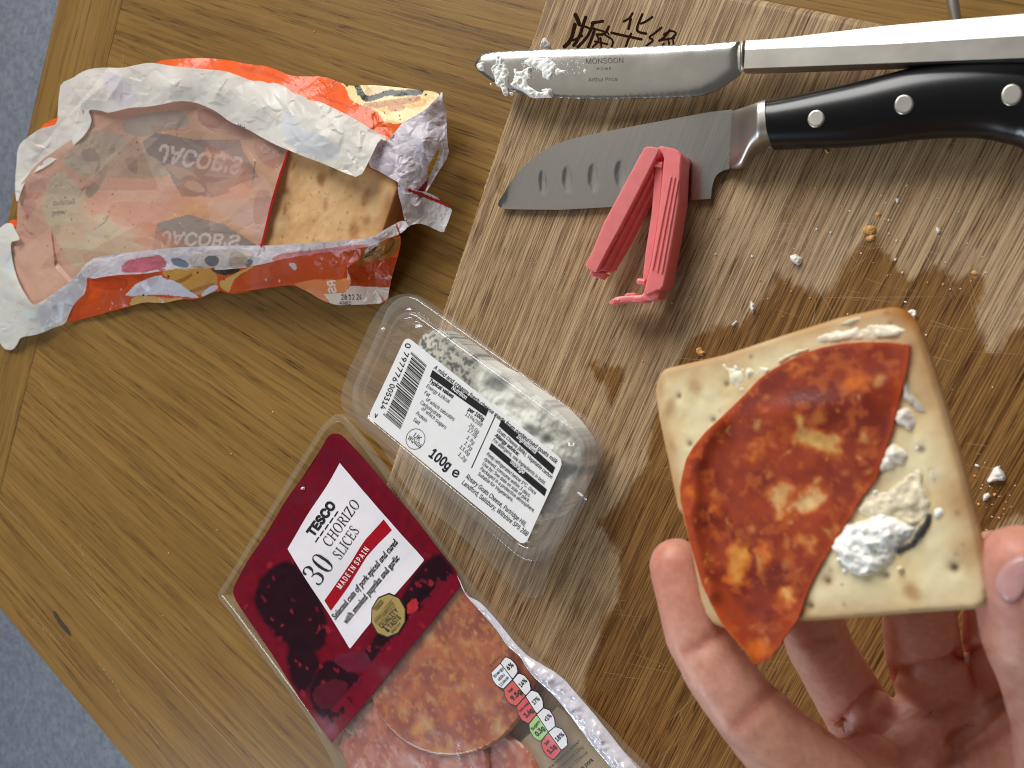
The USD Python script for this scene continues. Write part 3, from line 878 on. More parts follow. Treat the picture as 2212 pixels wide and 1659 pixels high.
part(clip, 'latch_hook', prism([(1430, 1478), (1470, 1448), (1530, 1440), (1556, 1452), (1550, 1466), (1610, 1462), (1600, 1474)], CZ + .001, ZT - .0022), M_PINK, smooth=35)

# ================================================================ cracker packet: crumpled printed film, torn open
pk = thing('cracker_packet', 'torn open orange and white film packet of crackers at the far left', 'packet', P(450, 400, 0))
M_FILM = pbr('printed_film', rough=.30, vcol=True, transl=.18, spec=.22)
M_GLOSS = pbr('glossy_print', rough=.26, vcol=True, spec=.2, coat=.05, coatr=.06)
M_WHITE = pbr('white_film', rough=.40, vcol=True, transl=.25, spec=.4, coat=.12, coatr=.2)
ORANGE, DKOR, TAN, CREAM = lin(232, 98, 38), lin(204, 72, 24), lin(226, 178, 104), lin(240, 216, 158)
HERB, BROWN, WHITE, LILAC = lin(38, 42, 26), lin(170, 96, 34), lin(236, 234, 230), lin(226, 222, 232)


def film(name, outline, ctrl, amp, cell, seed, base, layers=(), mat=None, sp=3.2, fine=.5, parent=pk, noise=5.0, sm=1, label=None, minz=.0006):
    """A patch of film: outline in 2212 pixels, ctrl = (x, y, height in mm) points, crumpled with flat facets of two sizes."""
    g = poly(smooth_poly(outline, sm)) if sm else poly(outline)
    p, t, n = sheet(g, sp, seed)
    c = np.array(ctrl, float)
    z = RBFInterpolator(c[:, :2], c[:, 2], kernel='linear')(p)
    b = g.bounds
    d = 1.0
    z = z + d * (Facets(seed, b, cell, amp)(p) + Facets(seed + 50, b, cell * .42, amp * fine)(p) + Facets(seed + 90, b, cell * .17, amp * fine * .35)(p))
    z = np.maximum(z, minz * 1000)
    r = ray(p); zz = z / 1000
    w = CAM + r * ((zz - CAM[2]) / r[:, 2])[:, None]
    q = p + (np.c_[fbm(np.c_[p / 26, 0 * p[:, 0]], 3, seed), fbm(np.c_[p / 26, 0 * p[:, 0]], 3, seed + 7)] - .5) * noise * 2
    col = paint(q, base, layers)
    col = np.clip(col, 0, 1) ** 1.03 * (1 + (fbm(np.c_[p / 60, 0 * p[:, 0]], 3, seed + 3)[:, None] - .5) * .22)
    # picture y runs down: turn the triangles to face up
    return part(parent, name, (w, t[:, ::-1]), mat or M_FILM, col=col, label=label, crease=9)


def R1(*a): return A1(list(a))
def R2(*a): return A2(list(a))
def R3(*a): return A3(list(a))
def R4(*a): return A4(list(a))
def V(*a): return np.vstack(a)
def S(pts, it=2): return poly(smooth_poly(pts, it))
def ln(pts, w, it=2): return sg.LineString(smooth_poly(pts, it, False)).buffer(w / 2)


# -- lower sheet, seen from inside with its print showing through the milky film
out = V(R1((700, 560), (930, 600), (1270, 560), (1550, 500), (1690, 510), (1830, 560), (2000, 690), (2212, 780)), R2((0, 680), (260, 820), (500, 940), (524, 975), (440, 1200), (360, 1450), (320, 1659)), R4((285, 600), (100, 640), (0, 640)),
        R3((2212, 640), (1640, 650), (1200, 700), (900, 740), (800, 800), (680, 900), (340, 1130), (230, 1080), (110, 830), (70, 570), (150, 450), (150, 230), (180, 60)), R1((200, 1250), (330, 1080), (560, 930), (720, 800), (730, 700)))
GH = lambda r, g, b: (lin(r, g, b) * .74 + lin(226, 212, 200) * .26) * np.array([.80, .82, .84])
lay = [(S(V(R1((480, 1150), (620, 1190), (760, 1420), (800, 1600)), R3((850, 290), (1000, 400), (1200, 500), (1300, 640), (780, 780), (600, 760), (560, 620), (440, 470), (390, 330), (340, 200)))), GH(216, 190, 150)),
       (S(R3((560, 300), (700, 300), (900, 420), (1000, 540), (700, 500))), GH(196, 172, 142), .7),
       (S(R1((750, 830), (900, 790), (1250, 900), (1400, 1080), (1500, 1200), (1300, 1220), (950, 1230), (800, 1180), (600, 1100), (560, 1010))), GH(186, 160, 132)),
       (S(R1((1040, 780), (1100, 700), (1400, 640), (1560, 620), (1680, 720), (1560, 780), (1420, 810), (1300, 850), (1150, 860))), GH(184, 164, 146)),
       (S(R1((700, 960), (830, 960), (870, 1060), (800, 1090), (720, 1060))), GH(132, 112, 98)),
       (S(R1((1060, 1060), (1180, 1020), (1210, 1150), (1170, 1200))), GH(138, 118, 104)),
       (S(R1((880, 1120), (960, 1080), (900, 1260), (790, 1400), (740, 1360), (760, 1280), (860, 1230))), GH(150, 130, 112)),
       (S(R1((540, 1040), (700, 1030), (800, 1160), (760, 1220), (560, 1110))), GH(198, 178, 148)),
       (S(R1((1700, 620), (1850, 620), (2212, 830), (2212, 890), (2000, 880), (1750, 760))), GH(188, 122, 104)),
       (S(R1((1350, 830), (1800, 800), (2212, 880), (1900, 880), (1600, 880))), GH(212, 160, 116)),
       (poly(V(R1((1240, 905), (1350, 822), (1700, 880), (2100, 880)), R2((0, 890), (95, 880), (130, 980), (262, 1210), (0, 1312)), R1((2000, 1352), (1840, 1390), (1700, 1360), (1580, 1385), (1490, 1210), (1400, 1080), (1290, 1010)))), GH(134, 112, 106)),
       (S(R1((1400, 1080), (1560, 1120), (1760, 1210), (1700, 1300), (1500, 1190))), GH(176, 138, 112)),
       (S(R1((1560, 1230), (1660, 1180), (1800, 1290), (1830, 1340), (1700, 1390), (1600, 1380))), GH(116, 96, 84)),
       (S(R1((1600, 1260), (1680, 1230), (1790, 1300), (1780, 1350), (1640, 1330))), GH(190, 168, 140), .8),
       (poly(V(R2((120, 960), (262, 850), (500, 960), (430, 1200), (360, 1450), (330, 1600), (120, 1340), (270, 1210)))), GH(222, 162, 116)),
       (S(R2((250, 880), (500, 960), (450, 1160), (300, 1100), (200, 960))), GH(196, 124, 104)),
       (S(R2((240, 1330), (330, 1310), (380, 1380), (330, 1600), (230, 1640), (210, 1500))), GH(198, 120, 98)),
       (S(R1((1300, 1420), (1700, 1560), (2000, 1640), (1500, 1659), (1000, 1640), (920, 1500), (1010, 1420))), GH(226, 152, 120)),
       (S(R3((1370, 380), (1560, 290), (1640, 180), (1800, 220), (2212, 520), (2212, 590), (1950, 400), (1700, 350))), GH(232, 160, 100)),
       (poly(R3((1372, 392), (1650, 322), (1950, 405), (2230, 580), (2230, 640), (1310, 660))), GH(138, 120, 112)),
       (S(R3((180, 180), (260, 120), (420, 140), (330, 60), (400, 40), (410, 130), (280, 210))), GH(228, 130, 112), .6),
       (S(R3((215, 330), (270, 265), (250, 360), (225, 365))), GH(208, 74, 62)),
       (S(R1((190, 1450), (300, 1400), (330, 1480), (230, 1560))), GH(214, 140, 128))]
TXC = GH(214, 192, 180)
lay += [(text_geom('JACOB\u2019S', (1400, 930), (2130, 1045), 150, A1, up=(-.35, 1), bold=3), TXC),
        (text_geom('BAKING', (1800, 945), (2080, 1060), 34, A1, up=(-.35, 1)), GH(190, 166, 156)),
        (text_geom('CRACKERS', (292, 925), (640, 1010), 66, A2, up=(-.2, 1), bold=1), GH(222, 180, 162)),
        (text_geom('CRISPY', (410, 1100), (640, 1150), 60, A2, up=(-.2, 1), bold=1), GH(222, 180, 162)),
        (text_geom('JACOB\u2019S', (1420, 470), (2100, 500), 110, A3, up=(-.25, 1), bold=3), TXC),
        (text_geom('crunchy', (465, 212), (655, 190), 40, A3, up=(-.1, 1), bold=3), GH(132, 116, 104)), (text_geom('bakes', (455, 300), (575, 280), 40, A3, up=(-.1, 1), bold=3), GH(132, 116, 104))]
rngp = np.random.default_rng(4)
veil = []
for k in range(26):
    x, y = rngp.uniform(60, 560), rngp.uniform(240, 640)
    a = np.sort(rngp.uniform(0, 6.28, rngp.integers(3, 6)))
    r = rngp.uniform(40, 120)
    g = sg.MultiPoint(np.c_[x + r * np.cos(a), y + r * .7 * np.sin(a)]).convex_hull
    if g.geom_type == 'Polygon':
        veil.append((g, [lin(214, 190, 176), lin(168, 116, 96), lin(214, 132, 96)][k % 3], rngp.uniform(.12, .34)))
lay += veil
for k in range(90):                     # seeds and burnt specks of the crackers in the print
    x, y = (rngp.uniform(100, 330), rngp.uniform(350, 560)) if k % 3 else (rngp.uniform(240, 420), rngp.uniform(270, 340))
    lay.append((sg.Point(x, y).buffer(rngp.uniform(.8, 2.2), 3), lin(112, 88, 66), rngp.uniform(.3, .8)))
ctrl = [(*q, z) for q, z in zip(V(R1((780, 650), (1270, 600), (1690, 555), (2212, 820), (240, 1250), (600, 960)), R2((260, 850), (520, 975), (430, 1220), (330, 1600)), R3((780, 740), (1300, 650), (2212, 600), (320, 1100), (90, 560), (160, 230)), R1((1000, 1000), (1500, 1100), (2000, 1200), (800, 1400)), R3((500, 500), (1100, 420), (1700, 400), (500, 800))),
                                (17, 17, 18, 23, 12, 15, 25, 26.5, 27, 28, 15, 19, 26, 9, 6, 7, 8, 10, 16, 6, 5, 9, 17, 6))]
film('inner_film', out, ctrl, 1.9, 85, 3, GH(228, 168, 138), lay, M_FILM, sp=2.3, fine=.25, noise=2.0)
# -- second sheet lies loosely under everything, touching the table
film('back_film', V(R1((260, 1280), (530, 760), (1000, 330), (1500, 280), (2212, 420)), R2((300, 420), (1000, 700), (1250, 800), (1500, 1000), (1420, 1400), (1350, 1640)), R4((1250, 560), (600, 700), (0, 820)), R3((1500, 900), (700, 1050), (300, 1150), (110, 900))),
     [(150, 400, 2), (600, 250, 4), (800, 400, 3), (500, 550, 2), (100, 600, 1.5)], .5, 60, 8, GH(214, 120, 80), (), M_FILM, sp=7)
# -- torn white collar above
out = V(R1((530, 390), (640, 345), (700, 300), (790, 265), (930, 255), (1060, 262), (1180, 235), (1300, 212), (1400, 225), (1500, 245), (1780, 270), (1960, 285), (2060, 320), (2212, 380)),
        R2((0, 310), (120, 340), (200, 375), (290, 370), (340, 395), (400, 385), (500, 425), (560, 480), (640, 500), (730, 555), (780, 545), (1000, 650), (1120, 715), (1310, 835), (1375, 855), (1368, 900), (1318, 870), (1230, 1060), (1142, 1222), (1000, 1170), (820, 1090), (650, 1030), (520, 975), (400, 925), (260, 850), (130, 770), (0, 715)),
        R1((2212, 820), (2100, 770), (2000, 730), (1900, 650), (1830, 610), (1690, 555), (1550, 545), (1400, 580), (1270, 600), (1130, 605), (1000, 640), (930, 652), (880, 630), (760, 620), (800, 700), (790, 760), (740, 840), (660, 920), (600, 960), (500, 1050), (400, 1120), (300, 1170), (240, 1205), (190, 1320), (150, 1440), (135, 1380), (130, 1250), (145, 1080), (150, 980), (180, 910), (260, 850), (350, 785), (430, 770), (500, 748), (505, 600), (515, 480)))
ctrl = [(*q, z) for q, z in zip(V(R1((530, 390), (1060, 262), (1500, 245), (2212, 380), (150, 1000), (500, 745), (150, 1400)), R2((500, 425), (1000, 650), (1310, 840), (1142, 1222), (820, 1090), (260, 850)), R1((2000, 730), (1690, 555), (1270, 600), (930, 650), (760, 620), (600, 960), (240, 1200), (800, 420), (1500, 400), (1900, 480)), R2((300, 600), (800, 850), (1150, 950))),
                                (21, 22, 22, 24, 13, 18, 12, 26, 28, 27, 31, 30, 28, 24, 20, 19, 18, 18, 16, 13, 25, 26, 28, 31, 33, 31))]
film('torn_collar', out, ctrl, 2.4, 88, 12, lin(238, 236, 228), [(S(R1((860, 300), (1010, 290), (1150, 430), (1240, 570), (1030, 610), (930, 440))), LILAC, .8), (S(R2((430, 680), (590, 640), (620, 800), (900, 880), (1000, 1090), (700, 1030), (500, 900))), lin(226, 232, 240), .8), (S(R1((150, 960), (350, 800), (600, 760), (700, 800), (400, 1100), (200, 1190))), lin(228, 224, 218), .8)], M_WHITE, sp=3.0, fine=.34)
# -- orange outside of the far side, with printed crackers
out = V(R1((1340, 215), (1420, 188), (1700, 172), (1900, 180), (2212, 222)), R2((0, 193), (210, 233), (310, 238), (430, 280), (530, 325), (620, 335), (830, 332), (960, 382), (1060, 420), (1190, 405), (1400, 420), (1660, 450), (1800, 465), (1845, 500), (1800, 600), (1720, 640), (1600, 690), (1510, 745), (1440, 835), (1375, 905), (1300, 860), (1240, 800), (990, 680), (740, 575), (490, 440), (370, 410), (220, 400), (0, 340)), R1((2060, 350), (1900, 310), (1500, 270)))
ctrl = [(*q, z) for q, z in zip(V(R1((1370, 205), (1900, 180), (1500, 270), (2060, 350)), R2((310, 240), (960, 382), (1660, 450), (1845, 500), (1510, 745), (1375, 905), (990, 680), (370, 410), (1200, 560))), (12, 10, 20, 21, 9, 9, 11, 14, 20, 22, 23, 22, 17))]
brd = S(R2((955, 378), (1030, 440), (1040, 520), (1120, 570), (1280, 622), (1330, 690), (1350, 735), (1520, 745), (1720, 640), (1860, 500), (1800, 440), (1660, 440), (1190, 395), (1060, 410)), 1)
film('outer_film', out, ctrl, .9, 46, 21, ORANGE,
     [(S(R2((0, 240), (300, 260), (600, 420), (900, 520), (1200, 660), (900, 560), (500, 380))), lin(206, 78, 40), .6), (brd, CREAM), (S(R2((1150, 560), (1300, 560), (1500, 520), (1750, 520), (1700, 610), (1500, 600), (1400, 660), (1280, 620))), TAN, .9),
      (ln(R2((1200, 590), (1330, 570), (1500, 550), (1650, 525)), 14), BROWN, .7), (S(R2((1360, 600), (1500, 560), (1560, 610), (1440, 650))), BROWN, .6), (ln(R2((1120, 420), (1150, 480), (1185, 525), (1240, 525), (1380, 470), (1500, 480), (1670, 470)), 13, 1), HERB), (ln(R2((1010, 385), (1030, 415)), 6), HERB),
      (S(R2((1180, 430), (1330, 420), (1380, 455), (1230, 500), (1190, 500))), lin(222, 196, 150))] + [(sg.Point(*R2(q)[0]).buffer(2.0), HERB) for q in ((1125, 490), (1360, 655), (1455, 628), (1490, 672), (1495, 705), (1580, 540), (1720, 492))], M_GLOSS, sp=2.2, noise=1.6, fine=.3)
# a bit of the same outside shows at the far left tips
film('outer_film_corner', R1((340, 800), (370, 760), (430, 715), (505, 690), (520, 760), (420, 800), (360, 820)), [(100, 270, 10), (115, 255, 9), (90, 282, 11)], .3, 20, 22, ORANGE, (), M_GLOSS, sp=2.5)
film('outer_film_corner', R3((70, 395), (110, 360), (150, 370), (180, 420), (110, 430)), [(20, 475, 3), (30, 482, 4), (40, 490, 4)], .2, 20, 23, ORANGE, (), M_GLOSS, sp=2.5)
# -- near wall of the packet: glossy orange outside
top_e = R3((765, 860), (1000, 830), (1250, 815), (1440, 795), (1650, 790), (1830, 790), (2212, 750))
out = V(top_e, R4((0, 760), (180, 755), (330, 725), (500, 680), (900, 620), (1230, 580), (1300, 560), (1490, 480), (1505, 560), (1470, 700), (1440, 800), (1400, 955), (1388, 1080), (1300, 1100), (1100, 1106), (930, 1112), (800, 1062), (720, 1010), (650, 975), (560, 932), (400, 950), (200, 980), (0, 1008)),
        R3((2212, 988), (2100, 1005), (2000, 1012), (1900, 975), (1740, 1052), (1660, 1060), (1580, 1055), (1450, 1088), (1380, 1090), (1250, 1082), (1120, 1122), (900, 1180), (570, 1274), (600, 1180), (650, 1090), (745, 1005), (750, 930)))
ctrl = [(*q, z) for q, z in zip(V(top_e, R4((500, 680), (900, 620), (1300, 560), (1490, 480), (1400, 955), (1388, 1080), (930, 1112), (650, 975), (400, 950), (0, 1008)), R3((1900, 975), (1450, 1088), (1120, 1122), (570, 1274), (700, 1040)), R4((700, 780), (200, 860), (1200, 800), (1050, 900)), R3((1200, 950), (900, 1000))),
                                (12, 15, 17, 19, 21, 23, 25, 27, 28, 27, 24, 9, 3, 2, 2, 2.5, 3, 3, 2.5, 2, 2, 8, 20, 16, 17, 18, 12, 10))]
br2 = S(R3((1400, 840), (1440, 790), (1640, 780), (1850, 780), (1905, 900), (1850, 975), (1740, 1030), (1640, 1000), (1540, 900)), 1)
lay = [(S(R3((760, 870), (1000, 850), (1150, 900), (1060, 990), (800, 960))), DKOR), (br2, lin(214, 158, 74)), (ln(R3((1500, 920), (1600, 890), (1660, 850)), 8), BROWN, .8), (ln(R3((1640, 1000), (1760, 960), (1850, 930)), 8), BROWN, .7),
       (S(R3((1820, 785), (1950, 790), (2110, 790), (2060, 830), (1960, 850), (1870, 830))), HERB), (S(R3((1890, 910), (2000, 860), (2150, 780), (2240, 770)) .tolist() + R4((60, 860), (20, 960), (0, 1000)).tolist() + R3((2080, 1000), (1960, 990)).tolist(), 1), TAN), (S(R3((2010, 960), (2080, 860), (2240, 770)).tolist() + R4((80, 850), (10, 990)).tolist(), 1), lin(150, 96, 40)),
       (S(V(R4((100, 830), (330, 740), (500, 700), (900, 640), (1200, 600), (1060, 720), (1000, 800), (990, 860), (700, 890), (400, 920), (30, 995)))), lin(210, 80, 26)), (S(R4((110, 830), (300, 760), (400, 830), (300, 900), (150, 950))), lin(228, 96, 44), .6),
       (S(R3((1080, 1035), (1130, 980), (1200, 910), (1400, 838), (1430, 880), (1520, 890), (1690, 1010), (1745, 1050), (1600, 1035), (1420, 1015), (1300, 1020)), 1), LILAC), (S(R3((1130, 1020), (1300, 880), (1400, 860), (1330, 960))), lin(214, 190, 200), .6), (S(R3((1120, 1130), (1150, 1030), (1300, 1025), (1440, 1050), (1590, 1040), (1590, 1070), (1440, 1100), (1250, 1095)), 1), lin(226, 176, 104)), (S(R3((1730, 1050), (1800, 960), (1895, 920), (1900, 975))), LILAC),
       (poly(R4((1020, 780), (1200, 700), (1470, 690), (1400, 955), (1060, 940), (1000, 860))), lin(178, 66, 22)), (S(R4((1105, 770), (1130, 720), (1190, 600), (1300, 570), (1480, 500), (1490, 600), (1430, 690), (1300, 720), (1180, 740)), 1), lin(150, 100, 44)), (ln(R4((1200, 690), (1260, 640), (1280, 600)), 7), lin(96, 50, 20)), (ln(R4((1300, 700), (1400, 640), (1440, 560)), 5), lin(120, 70, 26)),
       (poly(R4((1060, 942), (1405, 955), (1385, 1050), (1330, 1092), (920, 1125), (1000, 1010))), lin(226, 204, 188)), (S(R4((555, 930), (620, 912), (740, 888), (1000, 888), (1060, 858), (1072, 910), (1010, 1004), (900, 1030), (830, 1012), (700, 1000)), 1), lin(238, 146, 88)), (poly(R4((828, 1012), (1012, 1002), (935, 1114), (880, 1090))), lin(240, 226, 210)), (S(R4((640, 980), (740, 950), (830, 1020), (900, 1100), (800, 1062))), lin(240, 156, 110)),
       (text_geom('RS', (930, 890), (940, 1000), 70, A4, up=(-1, .1), bold=3), lin(246, 236, 226)), (text_geom('28 12 24', (980, 1060), (1160, 1062), 46, A4, bold=3), lin(40, 36, 34)), (text_geom('4082', (968, 1108), (1060, 1106), 30, A4, bold=3), lin(60, 54, 50))]
lay += [(sg.Point(*R3(q)[0]).buffer(2.2), HERB) for q in ((1440, 800), (1465, 858), (1660, 988), (1250, 1020), (1400, 1078), (1720, 825), (1950, 885))]
lay += [(S(q), c, .8) for q, c in ((R4((520, 740), (580, 740), (600, 790), (570, 812), (530, 770)), LILAC), (R4((310, 880), (340, 870), (330, 900)), LILAC), (R4((430, 885), (460, 890), (440, 915)), LILAC))]
film('outer_film', out, ctrl, 1.9, 62, 31, lin(218, 86, 30), lay, M_GLOSS, sp=1.8, fine=.28, noise=1.2, minz=.0008)
# -- clear rim with the print showing through from behind
out = V(R3((790, 705), (900, 680), (1200, 640), (1640, 598), (2212, 588)), R4((0, 588), (200, 592), (400, 588), (800, 560), (1100, 538), (1250, 520), (1330, 470), (1450, 398), (1520, 368), (1560, 400), (1562, 432), (1490, 495), (1400, 520), (1300, 572), (1225, 602), (900, 640), (500, 700), (330, 745), (180, 775), (0, 785)),
        R3((2212, 775), (2050, 790), (1900, 805), (1800, 790), (1650, 808), (1560, 795), (1400, 812), (1250, 838), (1000, 845), (760, 890), (750, 800)))
ctrl = [(*q, z) for q, z in zip(V(R3((790, 705), (1200, 640), (1640, 598), (2212, 588)), R4((400, 588), (800, 560), (1250, 520), (1520, 368), (1490, 495), (1225, 602), (900, 640), (330, 745)), R3((1900, 805), (1400, 812), (760, 890))), (18, 22, 26, 29.5, 31, 32, 32, 24, 26, 28.5, 29, 27, 23, 19.5, 13))]
film('clear_rim', out, ctrl, 1.3, 42, 41, lin(222, 216, 222),
     [(S(R3((1050, 780), (1100, 720), (1250, 690), (1400, 660), (1460, 760), (1400, 800), (1200, 830), (1060, 830))), lin(208, 116, 132)), (S(R3((1480, 700), (1560, 690), (1650, 740), (1640, 790), (1500, 760))), lin(104, 116, 132), .9), (S(R3((1640, 650), (2212, 600), (2212, 760), (1900, 800), (1650, 800))), lin(196, 184, 172), .7), (S(R3((1780, 690), (1880, 670), (1920, 720), (1880, 780), (1790, 760))), lin(92, 96, 104), .9), (S(R3((2010, 690), (2100, 660), (2150, 720), (2080, 760))), lin(186, 150, 112), .9), (S(R3((2120, 740), (2180, 700), (2212, 740), (2160, 790))), lin(70, 80, 86), .9),
      (S(R4((0, 640), (120, 640), (190, 740), (100, 790), (0, 790))), lin(176, 160, 146), .8), (S(R4((360, 700), (500, 650), (800, 620), (1000, 590), (1220, 575), (1220, 610), (900, 640), (600, 690), (400, 730))), lin(206, 112, 118), .8), (S(R4((480, 600), (800, 575), (700, 620), (520, 660))), lin(230, 226, 236), .8), (S(R4((1290, 560), (1400, 470), (1440, 440), (1400, 510))), lin(180, 160, 120), .7), (ln(R4((1455, 400), (1470, 450), (1492, 495)), 4), lin(170, 24, 40))], M_WHITE, sp=2.0, fine=.34, noise=1.6)
# -- white near-left skirt
out = V(R3((-120, 470), (0, 440), (30, 410), (70, 392), (110, 400), (140, 470), (180, 540), (130, 550), (90, 560), (100, 680), (130, 820), (180, 950), (250, 1062), (290, 1110), (330, 1100), (480, 1000), (650, 872), (720, 780), (785, 715), (770, 800), (758, 880), (745, 1008), (690, 1050), (640, 1110), (600, 1190), (570, 1275), (480, 1300), (370, 1350), (300, 1370), (180, 1388), (160, 1430), (130, 1480), (100, 1502), (50, 1498), (20, 1470), (0, 1440), (-100, 1300), (-180, 900)))
ctrl = [(*q, z) for q, z in zip(V(R3((-120, 470), (70, 392), (140, 470), (90, 560), (130, 820), (250, 1062), (330, 1100), (650, 872), (785, 715), (758, 880), (640, 1110), (570, 1275), (370, 1350), (180, 1388), (80, 1500), (0, 1440), (-180, 900), (450, 1150), (60, 1000))), (3, 5, 6, 7, 8, 12, 14, 18, 19, 14, 8, 3, 4, 5, 2, 2, 2, 12, 9))]
film('torn_skirt', out, ctrl, 2.2, 74, 51, lin(234, 232, 224), [(S(R3((330, 1090), (650, 872), (780, 720), (750, 1000), (600, 1190), (440, 1260), (360, 1330))), lin(218, 216, 222), .9), (S(R3((0, 700), (100, 560), (130, 820), (60, 900))), lin(226, 234, 232), .8), (S(R3((150, 1170), (300, 1150), (320, 1250), (200, 1200))), lin(226, 238, 240), .8)], M_WHITE, sp=3.0, fine=.35)
# -- gathered end seal at the right with its tear tab
out = V(R2((1510, 740), (1600, 690), (1720, 620), (1790, 545), (1840, 500), (1850, 462), (1866, 480), (1858, 540), (1885, 580), (1895, 640), (1900, 760), (1905, 900), (1922, 1018), (1830, 1160), (1760, 1280), (1690, 1390), (1640, 1480), (1560, 1420), (1475, 1290), (1478, 1255), (1440, 1235), (1330, 1170), (1210, 1115), (1250, 1000), (1315, 872), (1372, 902), (1440, 830)))
ctrl = [(*q, z) for q, z in zip(R2((1510, 740), (1720, 620), (1855, 470), (1895, 640), (1922, 1018), (1760, 1280), (1640, 1480), (1478, 1255), (1210, 1115), (1315, 872), (1440, 830), (1700, 900), (1500, 1050)), (22, 22, 17, 15, 16, 17, 20, 25, 26.5, 26.5, 24, 27, 26))]
film('end_seal', out, ctrl, 1.9, 50, 61, lin(228, 222, 232),
     [(S(R2((1240, 900), (1400, 900), (1460, 960), (1440, 1240), (1220, 1120))), lin(196, 184, 198), .7), (S(R2((1720, 600), (1800, 560), (1840, 620), (1760, 620))), lin(190, 170, 190), .6), (poly(R2((1828, 965), (1842, 975), (1790, 1120), (1720, 1240), (1740, 1100))), lin(200, 160, 60)), (poly(R2((1740, 1220), (1728, 1300), (1690, 1400), (1650, 1380), (1640, 1330))), lin(150, 40, 48)), (text_geom('2 FOR', (1378, 890), (1340, 1050), 26, A2, up=(-1, -.2)), lin(150, 140, 160)), (text_geom('BEST', (1330, 960), (1300, 1110), 30, A2, up=(-1, -.2)), lin(150, 140, 160), .7)], M_WHITE, sp=2.2, fine=.4, noise=1.4)
out = V(R2((1478, 1255), (1560, 1300), (1650, 1330), (1720, 1340), (1820, 1385), (1850, 1425), (1955, 1478), (1920, 1580), (1888, 1659)), R4((1872, 484), (1780, 440), (1695, 402), (1640, 400), (1582, 412), (1560, 440), (1530, 370), (1510, 250), (1480, 150), (1470, 60)))
ctrl = [(*q, z) for q, z in zip(V(R2((1478, 1255), (1720, 1340), (1955, 1478)), R4((1872, 484), (1582, 412), (1500, 250), (1700, 250))), (25.5, 19, 13, 11, 18, 22, 17))]
film('tear_tab', out, ctrl, .7, 30, 71, lin(232, 228, 230), [(ln(R2((1470, 1272), (1560, 1320), (1700, 1370), (1960, 1478)), 7.2, 1), lin(190, 20, 38)), (S(R2((1640, 1330), (1700, 1340), (1690, 1400), (1650, 1390))), lin(140, 60, 40), .9)], M_WHITE, sp=2.2, noise=1.0)
# -- red tear strip across the crackers
g = ln(V(R2((532, 955), (470, 1120), (420, 1280), (370, 1450), (330, 1630)), R4((285, 600))), 4.4, 2)
ctrl = [(*q, z) for q, z in zip(V(R2((524, 975), (430, 1220), (330, 1600)), R4((285, 600))), (28.5, 29, 30, 30.5))]
film('tear_strip', np.array(g.exterior.coords)[:-1], ctrl, .05, 40, 81, lin(172, 14, 34), (), M_GLOSS, sp=1.6, sm=0, noise=0)


# ================================================================ crackers
def cracker_colours(uv, side, seed, pale, tanc, dark, spots, edge, s, specks=60):
    rng = np.random.default_rng(seed)
    n3 = np.c_[uv * 1000 / 9, 0 * uv[:, 0]]
    a = fbm(n3, 4, seed); b = fbm(n3 * 2.7 + 5, 4, seed + 3)
    c = pale[None] * (1 - np.clip((a - .42) * 2.4, 0, .8)[:, None]) + tanc[None] * np.clip((a - .42) * 2.4, 0, .8)[:, None]
    c = c * (1 + (b[:, None] - .5) * .22)
    d = np.clip(1 - edge / .007, 0, 1) ** 1.4 * (.35 + 1.1 * fbm(n3 * .6, 3, seed + 9))
    c = c * (1 - d[:, None] * .75) + dark[None] * d[:, None] * .75
    for x, y, r, k in spots:
        q = uv - (x, y)
        th = rng.uniform(0, 3.14); el = rng.uniform(.5, .9)
        q = np.c_[q[:, 0] * math.cos(th) + q[:, 1] * math.sin(th), (-q[:, 0] * math.sin(th) + q[:, 1] * math.cos(th)) / el]
        o = np.exp(-(np.linalg.norm(q, axis=1) / r * (1 + .5 * (b - .5))) ** 3) * k
        c = c * (1 - o[:, None]) + dark[None] * .8 * o[:, None]
    for k in range(specks):
        x, y = rng.uniform(-s, s, 2) / 2.1; r = rng.uniform(.0002, .0006)
        o = np.exp(-((uv[:, 0] - x) ** 2 + (uv[:, 1] - y) ** 2) / r ** 2) * rng.uniform(.3, .8)
        c = c * (1 - o[:, None]) + lin(96, 70, 34)[None] * o[:, None]
    return c


M_CRACK = pbr('baked_cracker', rough=.8, spec=.2, vcol=True, bump=(1400, 1.0e-4, .35), sss=.1, sssr=(1, .6, .3), ssss=.0015)


def make_cracker(g, fr, T, seed, sp, spots, pale, tanc, dark, docks=(), specks=60, wav=.0006):
    s = math.sqrt(g.area)
    def top(p):
        e = np.clip(edge_dist(g, p) / .0015, 0, 1)
        h = T * (.68 + .32 * np.sqrt(np.clip(1 - (1 - e) ** 2, 0, 1)))
        h = h + wav * 2 * (fbm(np.c_[p * 110, 0 * p[:, 0] + seed], 3, seed) - .5) * e
        h = h + .0003 * (fbm(np.c_[p * 420, 0 * p[:, 0]], 3, seed + 1) - .5) * e
        for x, y in docks:
            h = h - .0004 * np.exp(-((p[:, 0] - x) ** 2 + (p[:, 1] - y) ** 2) / .0011 ** 2)
        return h
    v, f, uv = slab(g, fr, top, lambda p: .0004 * np.clip(1 - edge_dist(g, p) / .003, 0, 1) + 0 * p[:, 0], sp, seed)
    c0 = np.array(g.centroid.coords[0])
    e = shapely.distance(g.exterior, shapely.points(uv))
    col = cracker_colours(uv - c0, None, seed, pale, tanc, dark, [(x - c0[0], y - c0[1], r, k) for x, y, r, k in spots], e, s, specks)
    for x, y in docks:
        o = np.exp(-((uv[:, 0] - x) ** 2 + (uv[:, 1] - y) ** 2) / .0007 ** 2) * .85
        col = col * (1 - o[:, None]) + lin(52, 34, 18)[None] * o[:, None]
    return v, f, col


